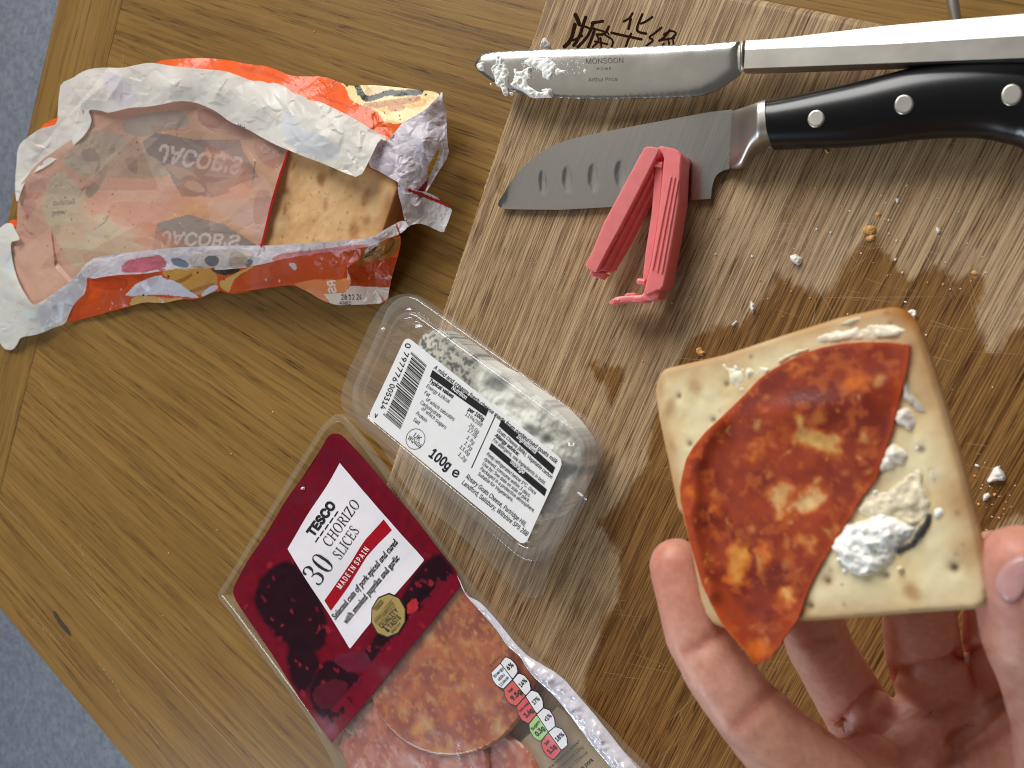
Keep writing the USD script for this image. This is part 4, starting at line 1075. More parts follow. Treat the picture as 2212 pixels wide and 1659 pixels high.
CF = TP(.0175)
quad = CF.uv(np.array([(612, 282), (868, 386), (806, 566), (520, 542)]), .006)
gq = poly(quad).buffer(-.006).buffer(.006, 10)
sp_ = [(*CF.uv(A2([q]), .006)[0], r, k) for q, r, k in (((800, 1220), .0034, .6), ((1190, 1390), .0042, .55), ((500, 1330), .003, .6), ((560, 1120), .003, .5), ((920, 1140), .003, .5), ((840, 1450), .003, .4))] + [(*CF.uv(A4([q]), .006)[0], r, k) for q, r, k in (((1090, 470), .0042, .55), ((800, 20), .003, .4), ((1200, 370), .003, .5), ((490, 280), .0025, .5), ((1390, 200), .0045, .4))]
v, f, col = make_cracker(gq, CF, .0058, 5, .0007, sp_, lin(218, 178, 128), lin(206, 158, 104), lin(150, 78, 28), specks=150, wav=.0002)
single('cracker', (v, f), M_CRACK, 'browned square cracker lying inside the torn orange packet, topmost there', 'cracker', col=col)
CF2 = TP(.0100)
quad = CF2.uv(np.array([(668, 312), (878, 402), (815, 590), (570, 560)]), .006)
gq2 = poly(quad).buffer(-.006).buffer(.006, 10)
v, f, col = make_cracker(gq2, CF2, .0058, 6, .0012, [], lin(206, 168, 116), lin(190, 146, 92), lin(150, 92, 40), specks=40)
single('cracker', (v, f), M_CRACK, 'darker square cracker lying under the topmost cracker in the packet', 'cracker', col=col)
CF3 = TP(.0035)
v, f, col = make_cracker(affinity.translate(gq2, .001, -.002), CF3, .0058, 7, .002, [], lin(200, 160, 110), lin(186, 140, 88), lin(150, 92, 40), specks=10)

# ================================================================ goat cheese tray
M_CLEAR = clear('clear_plastic', haze=.06, rough=.05, boost=1.5, ior=1.5)
M_LIDF = clear('clear_lid_film', haze=.05, rough=.07, boost=1.0)
M_LABEL = pbr('label_paper', lin(243, 243, 243), .38, spec=.5, var=(200, .02))
M_INK = pbr('black_print', lin(20, 20, 22), .45)
M_WINK = pbr('white_print', lin(240, 240, 240), .45)
RZ = .040
ct = thing('cheese_tray', 'clear plastic goat cheese tray with white nutrition label, half on the cutting board', 'cheese tray', P(1010, 930, BZ))
TR = TP(RZ)
qc = TR.uv(np.array([(866, 612), (733, 882), (1176, 1246), (1322, 952)]))       # tl, bl, br, tr
ctr = qc.mean(0)
ex = (qc[3] - qc[0] + qc[2] - qc[1]); LX = np.linalg.norm(ex) / 2; ex /= np.linalg.norm(ex)
ey = np.array([-ex[1], ex[0]]); ey = ey if np.dot(qc[0] - qc[1], ey) > 0 else -ey
LY = (np.dot(qc[0] - qc[1], ey) + np.dot(qc[3] - qc[2], ey)) / 2
SK = (np.dot(qc[0] - qc[1], ex) + np.dot(qc[3] - qc[2], ex)) / 2 / LY


def rrect(ins, r, k=16):
    a, b = LX / 2 - ins, LY / 2 - ins
    r = max(r, .001); out = []
    for cx, cy, t0 in ((a - r, b - r, 0), (-a + r, b - r, 90), (-a + r, -b + r, 180), (a - r, -b + r, 270)):
        for t in np.linspace(t0, t0 + 90, k):
            out.append((cx + r * math.cos(math.radians(t)), cy + r * math.sin(math.radians(t))))
    out = np.array(out)
    d = []
    for i in range(len(out)):            # even out the straight runs
        d.append(out[i]); nx = out[(i + 1) % len(out)]
        L = np.linalg.norm(nx - out[i])
        if L > .01:
            d += [out[i] + (nx - out[i]) * s for s in np.linspace(0, 1, 12)[1:-1]]
    d = np.array(d)
    return ctr + d[:, :1] * ex + d[:, 1:] * ey + (d[:, 1:] * SK) * ex


rows = []
for ins, z in ((.0, -1.6), (.0002, -.4), (.0008, 0), (.0030, .1), (.0042, .0), (.0048, -1.0), (.0056, -1.1), (.0062, .0), (.0070, .3), (.0080, -.2), (.0088, -2.0), (.0094, -5.5), (.0098, -6.2), (.0106, -6.4), (.0112, -7.4), (.0128, -17), (.0136, -20), (.0150, -22), (.0180, -22.8)):
    q = rrect(ins, max(.0135 - ins * .45, .004))
    rows.append(np.c_[q, np.full(len(q), RZ + z / 1000)])
m = loft(rows, True, False)
c = len(m.vertices); k = len(rows[0])
v = np.vstack([m.vertices, rows[-1].mean(0)]); f = np.vstack([m.faces, [[c, c - k + i, c - k + (i + 1) % k] for i in range(k)]])
part(ct, 'tray', (v, f), M_CLEAR, smooth=50)
# lid film: peeled and wrinkled at the right, its saw-tooth edge hanging over the near side
fo = [(300, 300), (340, 200), (395, 120), (450, 80), (540, 68), (640, 115), (760, 205), (900, 315), (1050, 430), (1200, 548), (1320, 640), (1400, 715), (1438, 800), (1442, 900), (1425, 1000), (1430, 1100), (1370, 1190), (1290, 1320), (1240, 1400), (1215, 1470), (1195, 1560), (1165, 1600), (1130, 1614), (1090, 1605), (1060, 1585), (1015, 1540), (980, 1500), (940, 1440), (890, 1385), (740, 1245), (640, 1165), (540, 1085), (450, 950), (380, 830), (290, 755), (215, 690), (188, 640), (185, 590), (200, 520), (230, 440)]
fp = smooth_poly(B1(fo), 1)
gf = poly(TR.uv(fp, .0006))
L = gf.exterior.length; nn = int(L / .0016)
zz = []
for i in range(nn):
    q = np.array(gf.exterior.interpolate(i / nn, True).coords[0])
    pxq = proj(TR.w(q))[0]
    saw = (pxq[1] > 1060 + (pxq[0] - 820) * .75) or pxq[0] < 800
    q2 = np.array(gf.exterior.interpolate((i + .5) / nn, True).coords[0])
    zz.append(q)
    if saw:
        t = np.array(gf.exterior.interpolate(((i + .9) % nn) / nn, True).coords[0]) - q
        nrm = np.array([t[1], -t[0]]) / (np.linalg.norm(t) + 1e-9)
        s = 1 if gf.exterior.is_ccw else -1
        zz.append(q2 + s * nrm * .0007)
gf = poly(zz)
lid_f1, lid_f2 = Facets(4, (-.2, -.2, .3, .3), .010, .0014), Facets(5, (-.2, -.2, .3, .3), .004, .0004)


def lid_h(p):
    px = proj(TR.w(p))[:, :2]
    t = (px[:, 0] - 990) * .62 - (px[:, 1] - 960) * .42
    w = np.clip((t - 85) / 70, 0, 1)
    sag = np.clip((px[:, 1] - 1180) / 110, 0, 1)
    return .0007 + w * (.0012 + lid_f1(p) + lid_f2(p)) + lid_f1(p) * .02 - sag ** 1.5 * .0035


p, t, n = sheet(gf, .0011, 2)
part(ct, 'lid_film', (TR.w(p, lid_h(p)), t), M_LIDF, smooth=30)
# paper label with its print
LH = .0016
lab = B1([(510, 284), (318, 690), (1106, 1343), (1300, 912)])
gl = poly(TR.uv(lab, LH)).buffer(-.0028).buffer(.0028, 8)


def lab_h(p):
    px = proj(TR.w(p))[:, :2]
    t = (px[:, 0] - 990) * .62 - (px[:, 1] - 960) * .42
    e = np.clip((px[:, 0] * .8 + px[:, 1] * .6 - 1560) / 120, 0, 1)
    return .0003 * np.sin(t / 26) * .5 + .0004 * e


v, f, _ = slab(gl, TR, lambda p: LH + lab_h(p), lambda p: LH - .0002 + lab_h(p), .0016)
part(ct, 'label', (v, f), M_LABEL, smooth=30)
blk, wht = [], []
def T(s, a, b, cap, bold=0.0, w=False, **k):
    (wht if w else blk).append(text_geom(s, a, b, cap, B1, bold=bold, **k))
def bar(q): blk.append(poly(B1(q)))
T('A mild and creamy fresh cheese made from pasteurised goats milk', (646, 447), (1262, 927), 21, .8)
bar([(642, 455), (922, 655), (909, 688), (629, 488)]); T('Nutrition', (735, 550), (808, 604), 21, 2.5, True)
T('Typical values', (622, 513), (742, 598), 19, 3); T('Energy kJ/kcal', (609, 541), (722, 622), 19); T('Fat', (598, 574), (622, 591), 19)
T('of which saturates', (606, 607), (746, 711), 19); T('Carbohydrate', (578, 622), (679, 698), 19); T('of which sugars', (584, 653), (704, 753), 19)
T('Protein', (556, 677), (607, 719), 19); T('Salt', (542, 708), (571, 731), 19)
T('per 100g', (818, 657), (894, 712), 20, 3); T('1194/288', (804, 682), (884, 741), 19)
T('25.0g', (822, 737), (868, 776), 19); T('17.0g', (816, 762), (858, 796), 19); T('1.9g', (810, 798), (844, 830), 19); T('1.9g', (798, 826), (832, 860), 19); T('13.0g', (775, 846), (821, 886), 19); T('1.2g', (768, 882), (804, 916), 19)
blk.append(sg.LineString(B1([(958, 682), (838, 946)])).buffer(.85))
bar([(988, 705), (1258, 945), (1244, 978), (975, 737)]); T('Ingredients', (1062, 793), (1158, 877), 20, 2.5, True)
T('Goats Cheese (Milk), Vegetable carbon', (965, 762), (1237, 1002), 18, .8); T('Allergy advice:', (953, 786), (1070, 886), 18, 3); T('For allergens, see ingredients in bold.', (943, 810), (1203, 1032), 18, .5)
bar([(938, 822), (1216, 1055), (1204, 1089), (925, 852)]); T('Storage', (1030, 919), (1098, 979), 20, 2.5, True)
T('Keep refrigerated below 5\u00b0C. Once', (912, 881), (1155, 1082), 18, .5); T('opened, consume within 3 days.', (900, 905), (1128, 1096), 18, .5); T('Use by: See date on side of pack.', (890, 930), (1124, 1122), 18, .5)
T('Packaged in a protective atmosphere.', (879, 955), (1149, 1171), 18, .5); T('Suitable for Vegetarians.', (867, 981), (1042, 1118), 18, .5)
T('Rosary Goats Cheese, Partridge Hill,', (807, 996), (1104, 1242), 23, .5); T('Landford, Salisbury, Wiltshire SP5 2BB', (787, 1026), (1113, 1291), 23, .5)
T('100g', (620, 887), (716, 960), 48, 3); T('e', (735, 985), (768, 998), 48, 1)
ov = affinity.rotate(affinity.scale(sg.Point(0, 0).buffer(1, 24), 48, 53), 20); ov = affinity.translate(ov, 556, 802)
blk.append(poly(B1(np.array(ov.exterior.coords))).difference(poly(B1(np.array(affinity.scale(ov, .955, .955).exterior.coords)))))
T('UK', (543, 789), (574, 814), 25); T('WQ406', (514, 801), (576, 848), 23)
rngb = random.Random(3)
tl, tr_, br_, bl_ = [np.array(q, float) for q in ((545, 372), (612, 432), (478, 757), (402, 692))]
y = 0.0
while y < .985:
    w, gp = rngb.choice([.008, .008, .014, .02]), rngb.choice([.008, .008, .013, .019])
    long_ = y < .03 or y > .95 or .47 < y < .53
    xs = -.14 if long_ else 0.0
    E = lambda u, v_: tl * (1 - u) * (1 - v_) + tr_ * u * (1 - v_) + br_ * u * v_ + bl_ * (1 - u) * v_
    bar([E(xs, y), E(1, y), E(1, min(y + w, 1)), E(xs, min(y + w, 1))]); y += w + gp
T('0', (508, 318), (501, 340), 27, 1); T('797776', (500, 362), (438, 508), 26, 1); T('005314', (430, 522), (378, 646), 26, 1); T('>', (352, 672), (345, 694), 22, 1)
inkh = lambda p: lab_h(p) - 0
part(ct, 'printed_text', ink(blk, TR, LH + 1.0e-4, 3e-5, lab_h), M_INK, smooth=False)
for g_ in wht:
    part(ct, 'reversed_text', ink([g_], TR, LH + 2.0e-4, 3e-5, lab_h), M_WINK, smooth=False)
# the cheese inside
M_CHEESE = pbr('goat_cheese', rough=.6, vcol=True, bump=(900, 7e-5, .4), sss=.05, sssr=(1, .8, .6), ssss=.002)
CHF = TP(RZ - .0022)
co = B1([(545, 300), (570, 258), (640, 238), (700, 270), (770, 315), (900, 420), (1000, 470), (1060, 520), (1150, 580), (1240, 640), (1330, 735), (1392, 830), (1400, 920), (1360, 1040), (1290, 1160), (1190, 1240), (1080, 1200), (900, 1050), (700, 880), (540, 720), (470, 560), (490, 400)])
gc = poly(CHF.uv(smooth_poly(co, 1))).buffer(-.0005)


def cheese_top(p):
    e = edge_dist(gc, p)
    px = proj(CHF.w(p))[:, :2]; r = (px - [658.3, 603.5]) / .42994
    base = .0040 * np.sqrt(np.clip(1 - (1 - np.clip(e / .011, 0, 1)) ** 2, 0, 1)) - .004
    n1 = fbm(np.c_[p * 170, 0 * p[:, 0]], 4, 2) - .5
    broken = np.clip((r[:, 0] - 840) / 40, 0, 1)
    return base + n1 * (.0010 + .0024 * broken) + np.abs(fbm(np.c_[p * 420, 0 * p[:, 0]], 3, 6) - .5) * .0016 * (broken + .15)


v, f, uv = slab(gc, CHF, cheese_top, lambda p: -.0145 + 0 * p[:, 0], .0008)
px = proj(CHF.w(uv))[:, :2]; r = (px - [658.3, 603.5]) / .42994
sp1 = fbm(np.c_[uv * 900, 0 * uv[:, 0]], 3, 4); sp2 = fbm(np.c_[uv * 130, 0 * uv[:, 0]], 3, 5)
ash = np.clip(1 - np.clip((r[:, 0] - 850) / 30, 0, 1) + .55 * (r[:, 0] > 1180) * (sp2 > .52), 0, 1)
col = lin(246, 247, 236)[None] * np.ones((len(uv), 1))
acol = lin(222, 220, 204) * (1 - np.clip((sp1 - .46) * 7, 0, 1)[:, None]) + lin(96, 98, 96) * np.clip((sp1 - .46) * 7, 0, 1)[:, None]
acol = acol * (1 - .35 * np.clip((r[:, 0] - 640) / 250, 0, 1)[:, None])
col = col * (1 - ash[:, None]) + acol * ash[:, None]
for x, y, rx, ry in ((960, 520, 62, 42), (1130, 760, 50, 30), (1210, 800, 30, 26), (1330, 960, 60, 40)):
    o = np.exp(-(((r[:, 0] - x) / rx) ** 2 + ((r[:, 1] - y) / ry) ** 2) ** 2)[:, None] * .85
    col = col * (1 - o) + lin(92, 100, 100) * o
single('goat_cheese', (v, f), M_CHEESE, 'ash-coated white goat cheese visible inside the clear tray', 'cheese', col=col)

# ================================================================ chorizo packet
zf = lambda px, py, z: P(px, py, z)
a, b, c = zf(470, 1290, .0082), zf(748, 895, .0165), zf(1385, 1659, .0330)     # leans on the edge of the cutting board
nn = np.cross(b - a, c - a); nn = nn if nn[2] > 0 else -nn
HF = Frame(a, nn, b - a)
cp = thing('chorizo_packet', 'flat clear pack of chorizo slices with a dark red printed end, under the cheese tray', 'meat packet', P(850, 1300, 0.004))
M_TRAYB = clear('cloudy_tray_plastic', tint=(.93, .90, .84), haze=.20, hazecol=tuple(lin(196, 182, 158)), rough=.14, boost=1.0, bump=(120, 1e-4))
M_FILMC = clear('taut_clear_film', haze=.03, hazecol=(.95, .95, 1.0), rough=.10, boost=.7, bump=(60, 2.5e-4))
M_PRINT = pbr('pack_print', rough=.22, vcol=True, spec=.22, coat=.0)
M_CRINK = pbr('crinkled_white_film', lin(236, 234, 244), .22, transl=.25, coat=.7, coatr=.08)
fo = V(B2([(925, 168), (950, 150), (985, 146), (1018, 160), (1050, 200), (1180, 350), (1500, 780), (1700, 1060), (1900, 1340)]), N0([(545, 0), (750, 215), (1000, 450), (1400, 830), (1700, 1130), (1900, 1350), (2058, 1510), (2250, 1700)]), [(1480, 1760), (760, 1760)], B3([(200, 1317), (120, 1160), (0, 960)]), B2([(200, 1600), (120, 1500), (100, 1470), (104, 1440), (150, 1380), (330, 1080), (600, 640), (860, 230)]))
gp = poly(HF.uv(fo))
# tray: rim, walls and floor as one thin shell
rows = []
for ins, z in ((0, -.0018), (.0001, -.0003), (.0006, 0), (.0034, 0), (.0040, -.0006), (.0050, -.0040), (.0062, -.0062), (.0085, -.0068)):
    g = gp.buffer(-ins, join_style=1) if ins else gp
    m = 260
    L0 = g.exterior
    # walk every ring from the point nearest to the same corner
    s0 = L0.project(sg.Point(*HF.uv([(470, 1290)])[0]))
    ring = np.array([L0.interpolate((s0 + L0.length * i / m) % L0.length).coords[0] for i in range(m)])
    if not L0.is_ccw: ring = ring[::-1]
    rows.append(HF.w(ring, z))
m_ = loft(rows, True, False)
p, t, n = sheet(gp.buffer(-.0084), .006, 3)
part(cp, 'tray', cat_meshes([(m_.vertices, m_.faces), (HF.w(p, -.0068), t)]), M_TRAYB, smooth=40)
# film surface: taut, with long soft waves
wf = Facets(9, (-.3, -.3, .4, .4), .02, .0011)


def film_h(p):
    px = proj(HF.w(p))[:, :2]
    t1 = (px[:, 0] * .8 - px[:, 1] * .6)
    return .0006 + .00042 * np.sin(t1 / 30 + .6 * np.sin(px[:, 1] / 70)) + .0003 * np.sin((px[:, 0] * .5 + px[:, 1] * .85) / 41) + .0010 * (fbm(np.c_[p * 45, 0 * p[:, 0]], 3, 3) - .5)


po = V(B2([(905, 320), (925, 300), (950, 290), (985, 289), (1010, 300), (1040, 325), (1200, 500), (1500, 850), (1700, 1115), (1830, 1270), (1878, 1385)]), B3([(1050, 95), (235, 1085), (172, 1155), (60, 985)]), B2([(330, 1640), (240, 1500), (218, 1440), (230, 1390), (340, 1190), (600, 780), (780, 510)]))
gpr = poly(HF.uv(po, .0006))
p, t, n = sheet(gpr, .00085, 4)
px = proj(HF.w(p, .0006))[:, :2]
q = px + (np.c_[fbm(np.c_[px / 16, 0 * px[:, 0]], 3, 3), fbm(np.c_[px / 16, 0 * px[:, 0]], 3, 13)] - .5) * 9
fl = fbm(np.c_[px / 13, 0 * px[:, 0]], 4, 8)
CR, DK = lin(112, 12, 32), lin(30, 13, 23)
rngc = np.random.default_rng(17)
dark = [S(B2([(372, 1560), (380, 1400), (460, 1280), (620, 1190), (740, 1300), (880, 1560), (900, 1800), (800, 1900), (560, 1800)])), S(B2([(1560, 1250), (1720, 1150), (1800, 1240), (1840, 1330), (1640, 1440), (1500, 1560), (1420, 1500)])), S(B3([(620, 260), (760, 150), (960, -20), (980, 40), (800, 230), (660, 380), (520, 520), (430, 640), (360, 620), (440, 480)])), S(B3([(60, 700), (160, 560), (330, 690), (420, 700), (300, 900), (230, 1080), (120, 1000), (20, 860)])), S(B3([(-120, 420), (120, 560), (60, 720), (0, 860), (-120, 700)]))]
spots = []
for k in range(120):
    x, y = rngc.uniform(300, 1900), rngc.uniform(1150, 2500)
    g0 = affinity.rotate(affinity.scale(sg.Point(0, 0).buffer(1, 6), rngc.uniform(10, 32), rngc.uniform(8, 20)), rngc.uniform(0, 180))
    spots.append(poly(B2(np.array(affinity.translate(g0, x, y).exterior.coords))))
col = np.broadcast_to(CR, (len(q), 3)).copy()
for g in dark:
    d = np.where(shapely.contains_xy(g, q[:, 0], q[:, 1]), 1, -1) * shapely.distance(g.exterior, shapely.points(q))
    o = np.clip(.5 + d / 9 + (fl - .5) * .4, 0, .95)[:, None]
    col = col * (1 - o) + DK * o
col = paint(q, col, [(g, lin(150, 34, 48), rngc.uniform(.2, .85)) for g in spots] + [(S(B3([(680, 230), (720, 180), (770, 210), (750, 280), (690, 280)])), lin(176, 44, 50)), (S(B3([(180, 560), (420, 520), (460, 640), (330, 690), (220, 640)])), lin(104, 30, 48), .9), (S(B3([(60, 760), (250, 700), (320, 800), (200, 940), (60, 900)])), lin(96, 26, 42), .7)])
up = ((px[:, 0] - 700) * .6 + (px[:, 1] - 1130) * .8 < -10)[:, None]
col = np.where(up & (fl[:, None] > .55), col * .55 + lin(70, 20, 40) * .45, col) * (1 + (fl[:, None] - .5) * .5)
bnd = (shapely.contains_xy(poly(B3([(1060, 80), (220, 1110), (150, 1150), (120, 1000), (860, 120), (960, 0)])), px[:, 0], px[:, 1]))
col = np.where((bnd & (fl < .60))[:, None], lin(120, 16, 40) * .8 + col * .2, col)
part(cp, 'printed_film', (HF.w(p, film_h(p)), t), M_PRINT, col=col)
# white name panel and its lettering
wp = poly(B2([(992, 503), (1602, 1208), (1062, 1854), (608, 1128)]))
M_PANEL = pbr('white_panel_print', lin(235, 230, 235), .25, spec=.3)
M_RED = pbr('red_band_print', lin(164, 14, 32), .25, spec=.25)
M_GOLD = pbr('gold_badge_print', lin(172, 146, 84), .34, coat=.3)


def patch(g, h, sp=.0012):
    gg = poly(HF.uv(np.array(g.exterior.coords)[:-1], .0006))
    p, t, n = sheet(gg, sp, 6)
    return HF.w(p, film_h(p) + h), t


part(cp, 'name_panel', patch(wp, .00012), M_PANEL)
part(cp, 'red_band', patch(poly(B2([(1312, 912), (1371, 990), (1270, 1088), (1190, 1180), (1120, 1295), (1060, 1390), (920, 1580), (875, 1503), (1010, 1320), (1085, 1215), (1140, 1120), (1180, 1058), (1225, 1008)])), .00020, .0010), M_RED)
K2 = []
def T2(s, a, b, cap, conv=B2, lst=None, **k): (K2 if lst is None else lst).append(text_geom(s, a, b, cap, conv, **k))
T2('TESCO', (800, 1042), (968, 808), 62, bold=6)
for k in range(5):
    o = np.array([818, 1078]) + np.array([34.5, -46.5]) * k
    K2.append(poly(B2([o + (-4, -4), o + (18, -38), o + (30, -40), o + (2, 4)])))
T2(serif('CHORIZO'), (926, 1112), (1148, 800), 78, font='serif', shear=-.14, bold=-.0)
T2(serif('SLICES'), (1000, 1206), (1142, 992), 78, font='serif', shear=-.14)
T2(serif('30'), (848, 1400), (962, 1245), 172, font='serif', bold=-2.0)
T2(serif('Selected cuts of pork spiced and cured', ), (962, 1642), (1420, 1078), 43, font='serif', bold=3.0)
T2(serif('with smoked paprika and garlic'), (1045, 1672), (1432, 1192), 43, font='serif', bold=3.0)
for a, b in (((985, 1655), (1445, 1070)), ((1060, 1690), (1510, 1140))):
    for u in np.linspace(0, 1, 60):
        K2.append(sg.Point(*B2([np.array(a) + (np.array(b) - a) * u])[0]).buffer(.32, 3))
part(cp, 'printed_text', ink(K2, HF, .0006, .00030, lambda p: film_h(p) - .0006), M_INK, smooth=False)
W2 = []; T2('M A D E  I N  S P A I N', (1003, 1420), (1210, 1132), 40, lst=W2, bold=2)
part(cp, 'band_text', ink(W2, HF, .0006, .00034, lambda p: film_h(p) - .0006), M_WINK, smooth=False)
oct_ = [(568 + 122 * math.cos(math.radians(a)), 292 + 150 * math.sin(math.radians(a))) for a in range(18, 378, 36)]
ob = poly(B3(oct_))
part(cp, 'badge_rim', patch(ob, .00030, .0008), M_INK)
part(cp, 'badge', patch(affinity.scale(ob, .93, .93), .00042, .0008), M_GOLD)
K3 = []
T2('TESCO', (484, 268), (536, 205), 26, B3, K3, bold=4); T2('EXPERTLY SELECTED', (484, 346), (604, 212), 17, B3, K3, bold=2); T2('FOR', (538, 305), (565, 275), 15, B3, K3, bold=2); T2('QUALITY', (524, 384), (637, 262), 34, B3, K3, bold=3); T2('& TASTE', (562, 408), (652, 308), 34, B3, K3, bold=3); T2('SINCE 1919', (592, 414), (650, 350), 15, B3, K3, bold=2)
for q in (((470, 325), (590, 185)), ((492, 358), (535, 310)), ((565, 270), (610, 222))):
    K3.append(sg.LineString(B3(q)).buffer(.5))
part(cp, 'badge_text', ink(K3, HF, .0006, .00050, lambda p: film_h(p) - .0006), M_INK, smooth=False)
# clear window film below the print
wo = V(B3([(1050, 95), (1120, 170), (1260, 320), (1400, 490), (1560, 640), (1900, 960), (2150, 1230), (2300, 1400), (2000, 1500), (300, 1500), (60, 1317)]), B3([(60, 985), (172, 1155), (235, 1085)]))
gw = poly(HF.uv(wo, .0006)).intersection(gp.buffer(-.002))
p, t, n = sheet(gw, .0016, 5)
part(cp, 'window_film', (HF.w(p, film_h(p) - .0001), t), M_FILMC, smooth=True)
# traffic-light nutrition marks
cells = [  # left half, right half, (split a, split b)
    ([(268, 468), (385, 350), (540, 550), (418, 675), (330, 625), (285, 560)], [(385, 350), (450, 268), (520, 300), (585, 370), (607, 455), (540, 550)], (236, 236, 244)),
    ([(424, 680), (540, 560), (705, 755), (585, 885), (490, 850), (440, 770)], [(540, 560), (612, 472), (690, 500), (755, 580), (773, 680), (705, 755)], (212, 92, 80)),
    ([(590, 890), (705, 762), (845, 980), (735, 1105), (650, 1060), (600, 970)], [(705, 762), (778, 682), (860, 710), (920, 800), (933, 895), (845, 980)], (212, 84, 82)),
    ([(740, 1110), (845, 985), (985, 1205), (880, 1330), (800, 1290), (750, 1200)], [(845, 985), (935, 902), (1010, 930), (1068, 1020), (1076, 1130), (985, 1205)], (166, 204, 126)),
    ([(886, 1335), (985, 1210), (1140, 1440), (1035, 1565), (950, 1510), (900, 1430)], [(985, 1210), (1075, 1135), (1160, 1165), (1220, 1260), (1225, 1370), (1140, 1440)], (214, 90, 92))]
M_NW = pbr('mark_white', lin(232, 230, 232), .35)
gcol = {}
for k, (a, b, c) in enumerate(cells):
    mm = gcol.setdefault(c, pbr('mark_%d_%d_%d' % c, lin(*c), .35))
    rim = shapely.union_all([poly(smooth_poly(N0(a), 1)), poly(smooth_poly(N0(b), 1)), poly(N0(a)), poly(N0(b))]).buffer(.9)
    part(cp, 'nutrition_rim', patch(rim, .00012, .0009), M_INK)
    part(cp, 'nutrition_mark', patch(poly(N0(a)).buffer(-.9), .00022, .0009), mm)
    part(cp, 'nutrition_mark', patch(poly(N0(b)).buffer(-.9), .00022, .0009), M_NW)
K4 = []
def T4(s, a, b, cap, **k): K4.append(text_geom(s, a, b, cap, N0, **k))
T4('6 slices', (275, 395), (390, 275), 32, bold=1); T4('Energy', (320, 530), (430, 415), 34, bold=2); T4('480kJ', (372, 575), (445, 495), 36, bold=2); T4('116kcal', (395, 640), (495, 530), 36, bold=2); T4('6%', (488, 438), (555, 378), 56, bold=4)
T4('Fat', (510, 722), (550, 670), 38, bold=2); T4('9.5g', (545, 820), (655, 712), 62, bold=4); T4('14%', (645, 650), (722, 572), 52, bold=4)
T4('Saturates', (630, 965), (748, 850), 34, bold=1); T4('3.4g', (708, 1035), (800, 945), 60, bold=4); T4('17%', (808, 868), (880, 800), 52, bold=4)
T4('Sugars', (790, 1188), (880, 1080), 36, bold=2); T4('0.3g', (850, 1262), (942, 1168), 60, bold=4); T4('<1%', (955, 1080), (1028, 1012), 52, bold=4)
T4('Salt', (955, 1375), (1002, 1325), 36, bold=2); T4('1.1g', (1005, 1480), (1085, 1395), 58, bold=4); T4('18%', (1095, 1328), (1185, 1245), 54, bold=4)
T4('of the reference intake*', (960, 1712), (1385, 1325), 34, bold=1); T4('Typical values per 100g:', (1020, 1760), (1432, 1395), 34, bold=1); T4('1604kJ / 386kcal', (1150, 1760), (1482, 1465), 36, bold=1); T4('Contains pork', (1240, 1810), (1555, 1560), 48, bold=4)
part(cp, 'nutrition_text', ink(K4, HF, .0006, .00036, lambda p: film_h(p) - .0006), M_INK, smooth=False)
# crinkled torn film along the right rim
co = V(B3([(1020, 5), (1050, 60), (1072, 110), (1090, 160), (1150, 185), (1200, 215), (1290, 320), (1380, 430), (1440, 500), (1470, 530), (1500, 560), (1580, 610), (1720, 690), (1840, 830), (1990, 1000), (2120, 1170), (2230, 1300), (2350, 1460), (2180, 1460), (2060, 1310), (1960, 1190), (1850, 1050), (1740, 900), (1650, 800), (1560, 720), (1500, 650), (1450, 560), (1420, 540), (1360, 490), (1300, 400), (1250, 340), (1200, 280), (1130, 205), (1080, 150)]))
gcr = poly(HF.uv(smooth_poly(co, 1), .001))
f1, f2, f3 = Facets(31, gcr.bounds, .0060, .0016), Facets(32, gcr.bounds, .0022, .0006), Facets(33, gcr.bounds, .0009, .0002)
p, t, n = sheet(gcr, .0006, 6)
e = np.clip(edge_dist(gcr, p) / .003, .15, 1)
part(cp, 'torn_film_edge', (HF.w(p, .0016 + e * (.0016 + f1(p) + f2(p) + f3(p))), t), M_CRINK, smooth=True)

# -- chorizo
M_MEAT = pbr('chorizo', rough=.34, vcol=True, sss=.25, sssr=(1, .35, .15), ssss=.0015, bump=(700, 1.6e-4, .5), coat=.25, coatr=.25)


def chorizo_colours(uv, seed, n_blobs, box, rmin=.0009, rmax=.0045, tone=(lin(150, 52, 24), lin(108, 30, 16), lin(214, 116, 48), lin(226, 176, 110)), bright=1.0, soft=4, mild=1.0):
    rng = np.random.default_rng(seed)
    n3 = np.c_[uv * 1000, 0 * uv[:, 0]]
    w = uv + (np.c_[fbm(n3 / 4, 4, seed), fbm(n3 / 4, 4, seed + 5)] - .5) * .0040
    a = fbm(n3 / 7, 4, seed + 1); b = fbm(n3 / 2.2, 4, seed + 2)
    k = np.clip((a - .36) * 3.2, 0, 1)[:, None]
    c = tone[1] * (1 - k) + tone[0] * k
    o2 = np.clip((b - .56) * 5, 0, .7)[:, None]
    c = c * (1 - o2) + (tone[0] * .5 + tone[2] * .5) * o2
    x0, y0, x1, y1 = box
    for i in range(n_blobs):
        x, y = rng.uniform(x0, x1), rng.uniform(y0, y1); r = rmin + (rmax - rmin) * rng.random() ** 2.4
        th, el = rng.uniform(0, 3.14), rng.uniform(.4, 1.0)
        q = w - (x, y)
        d = np.hypot(q[:, 0] * math.cos(th) + q[:, 1] * math.sin(th), (-q[:, 0] * math.sin(th) + q[:, 1] * math.cos(th)) / el) / r
        o = np.clip((1.12 - d) * soft, 0, 1)[:, None] * rng.uniform(.55, 1) * mild
        u = np.clip((.85 - d) * 1.6, 0, 1)[:, None] * (0.25 if rng.random() < .62 else 1.0)      # paler towards the middle of a fat piece
        f = (tone[2] * (1 - u) + tone[3] * u) * (.85 + .3 * b[:, None])
        c = c * (1 - o) + f * o
    return c * bright


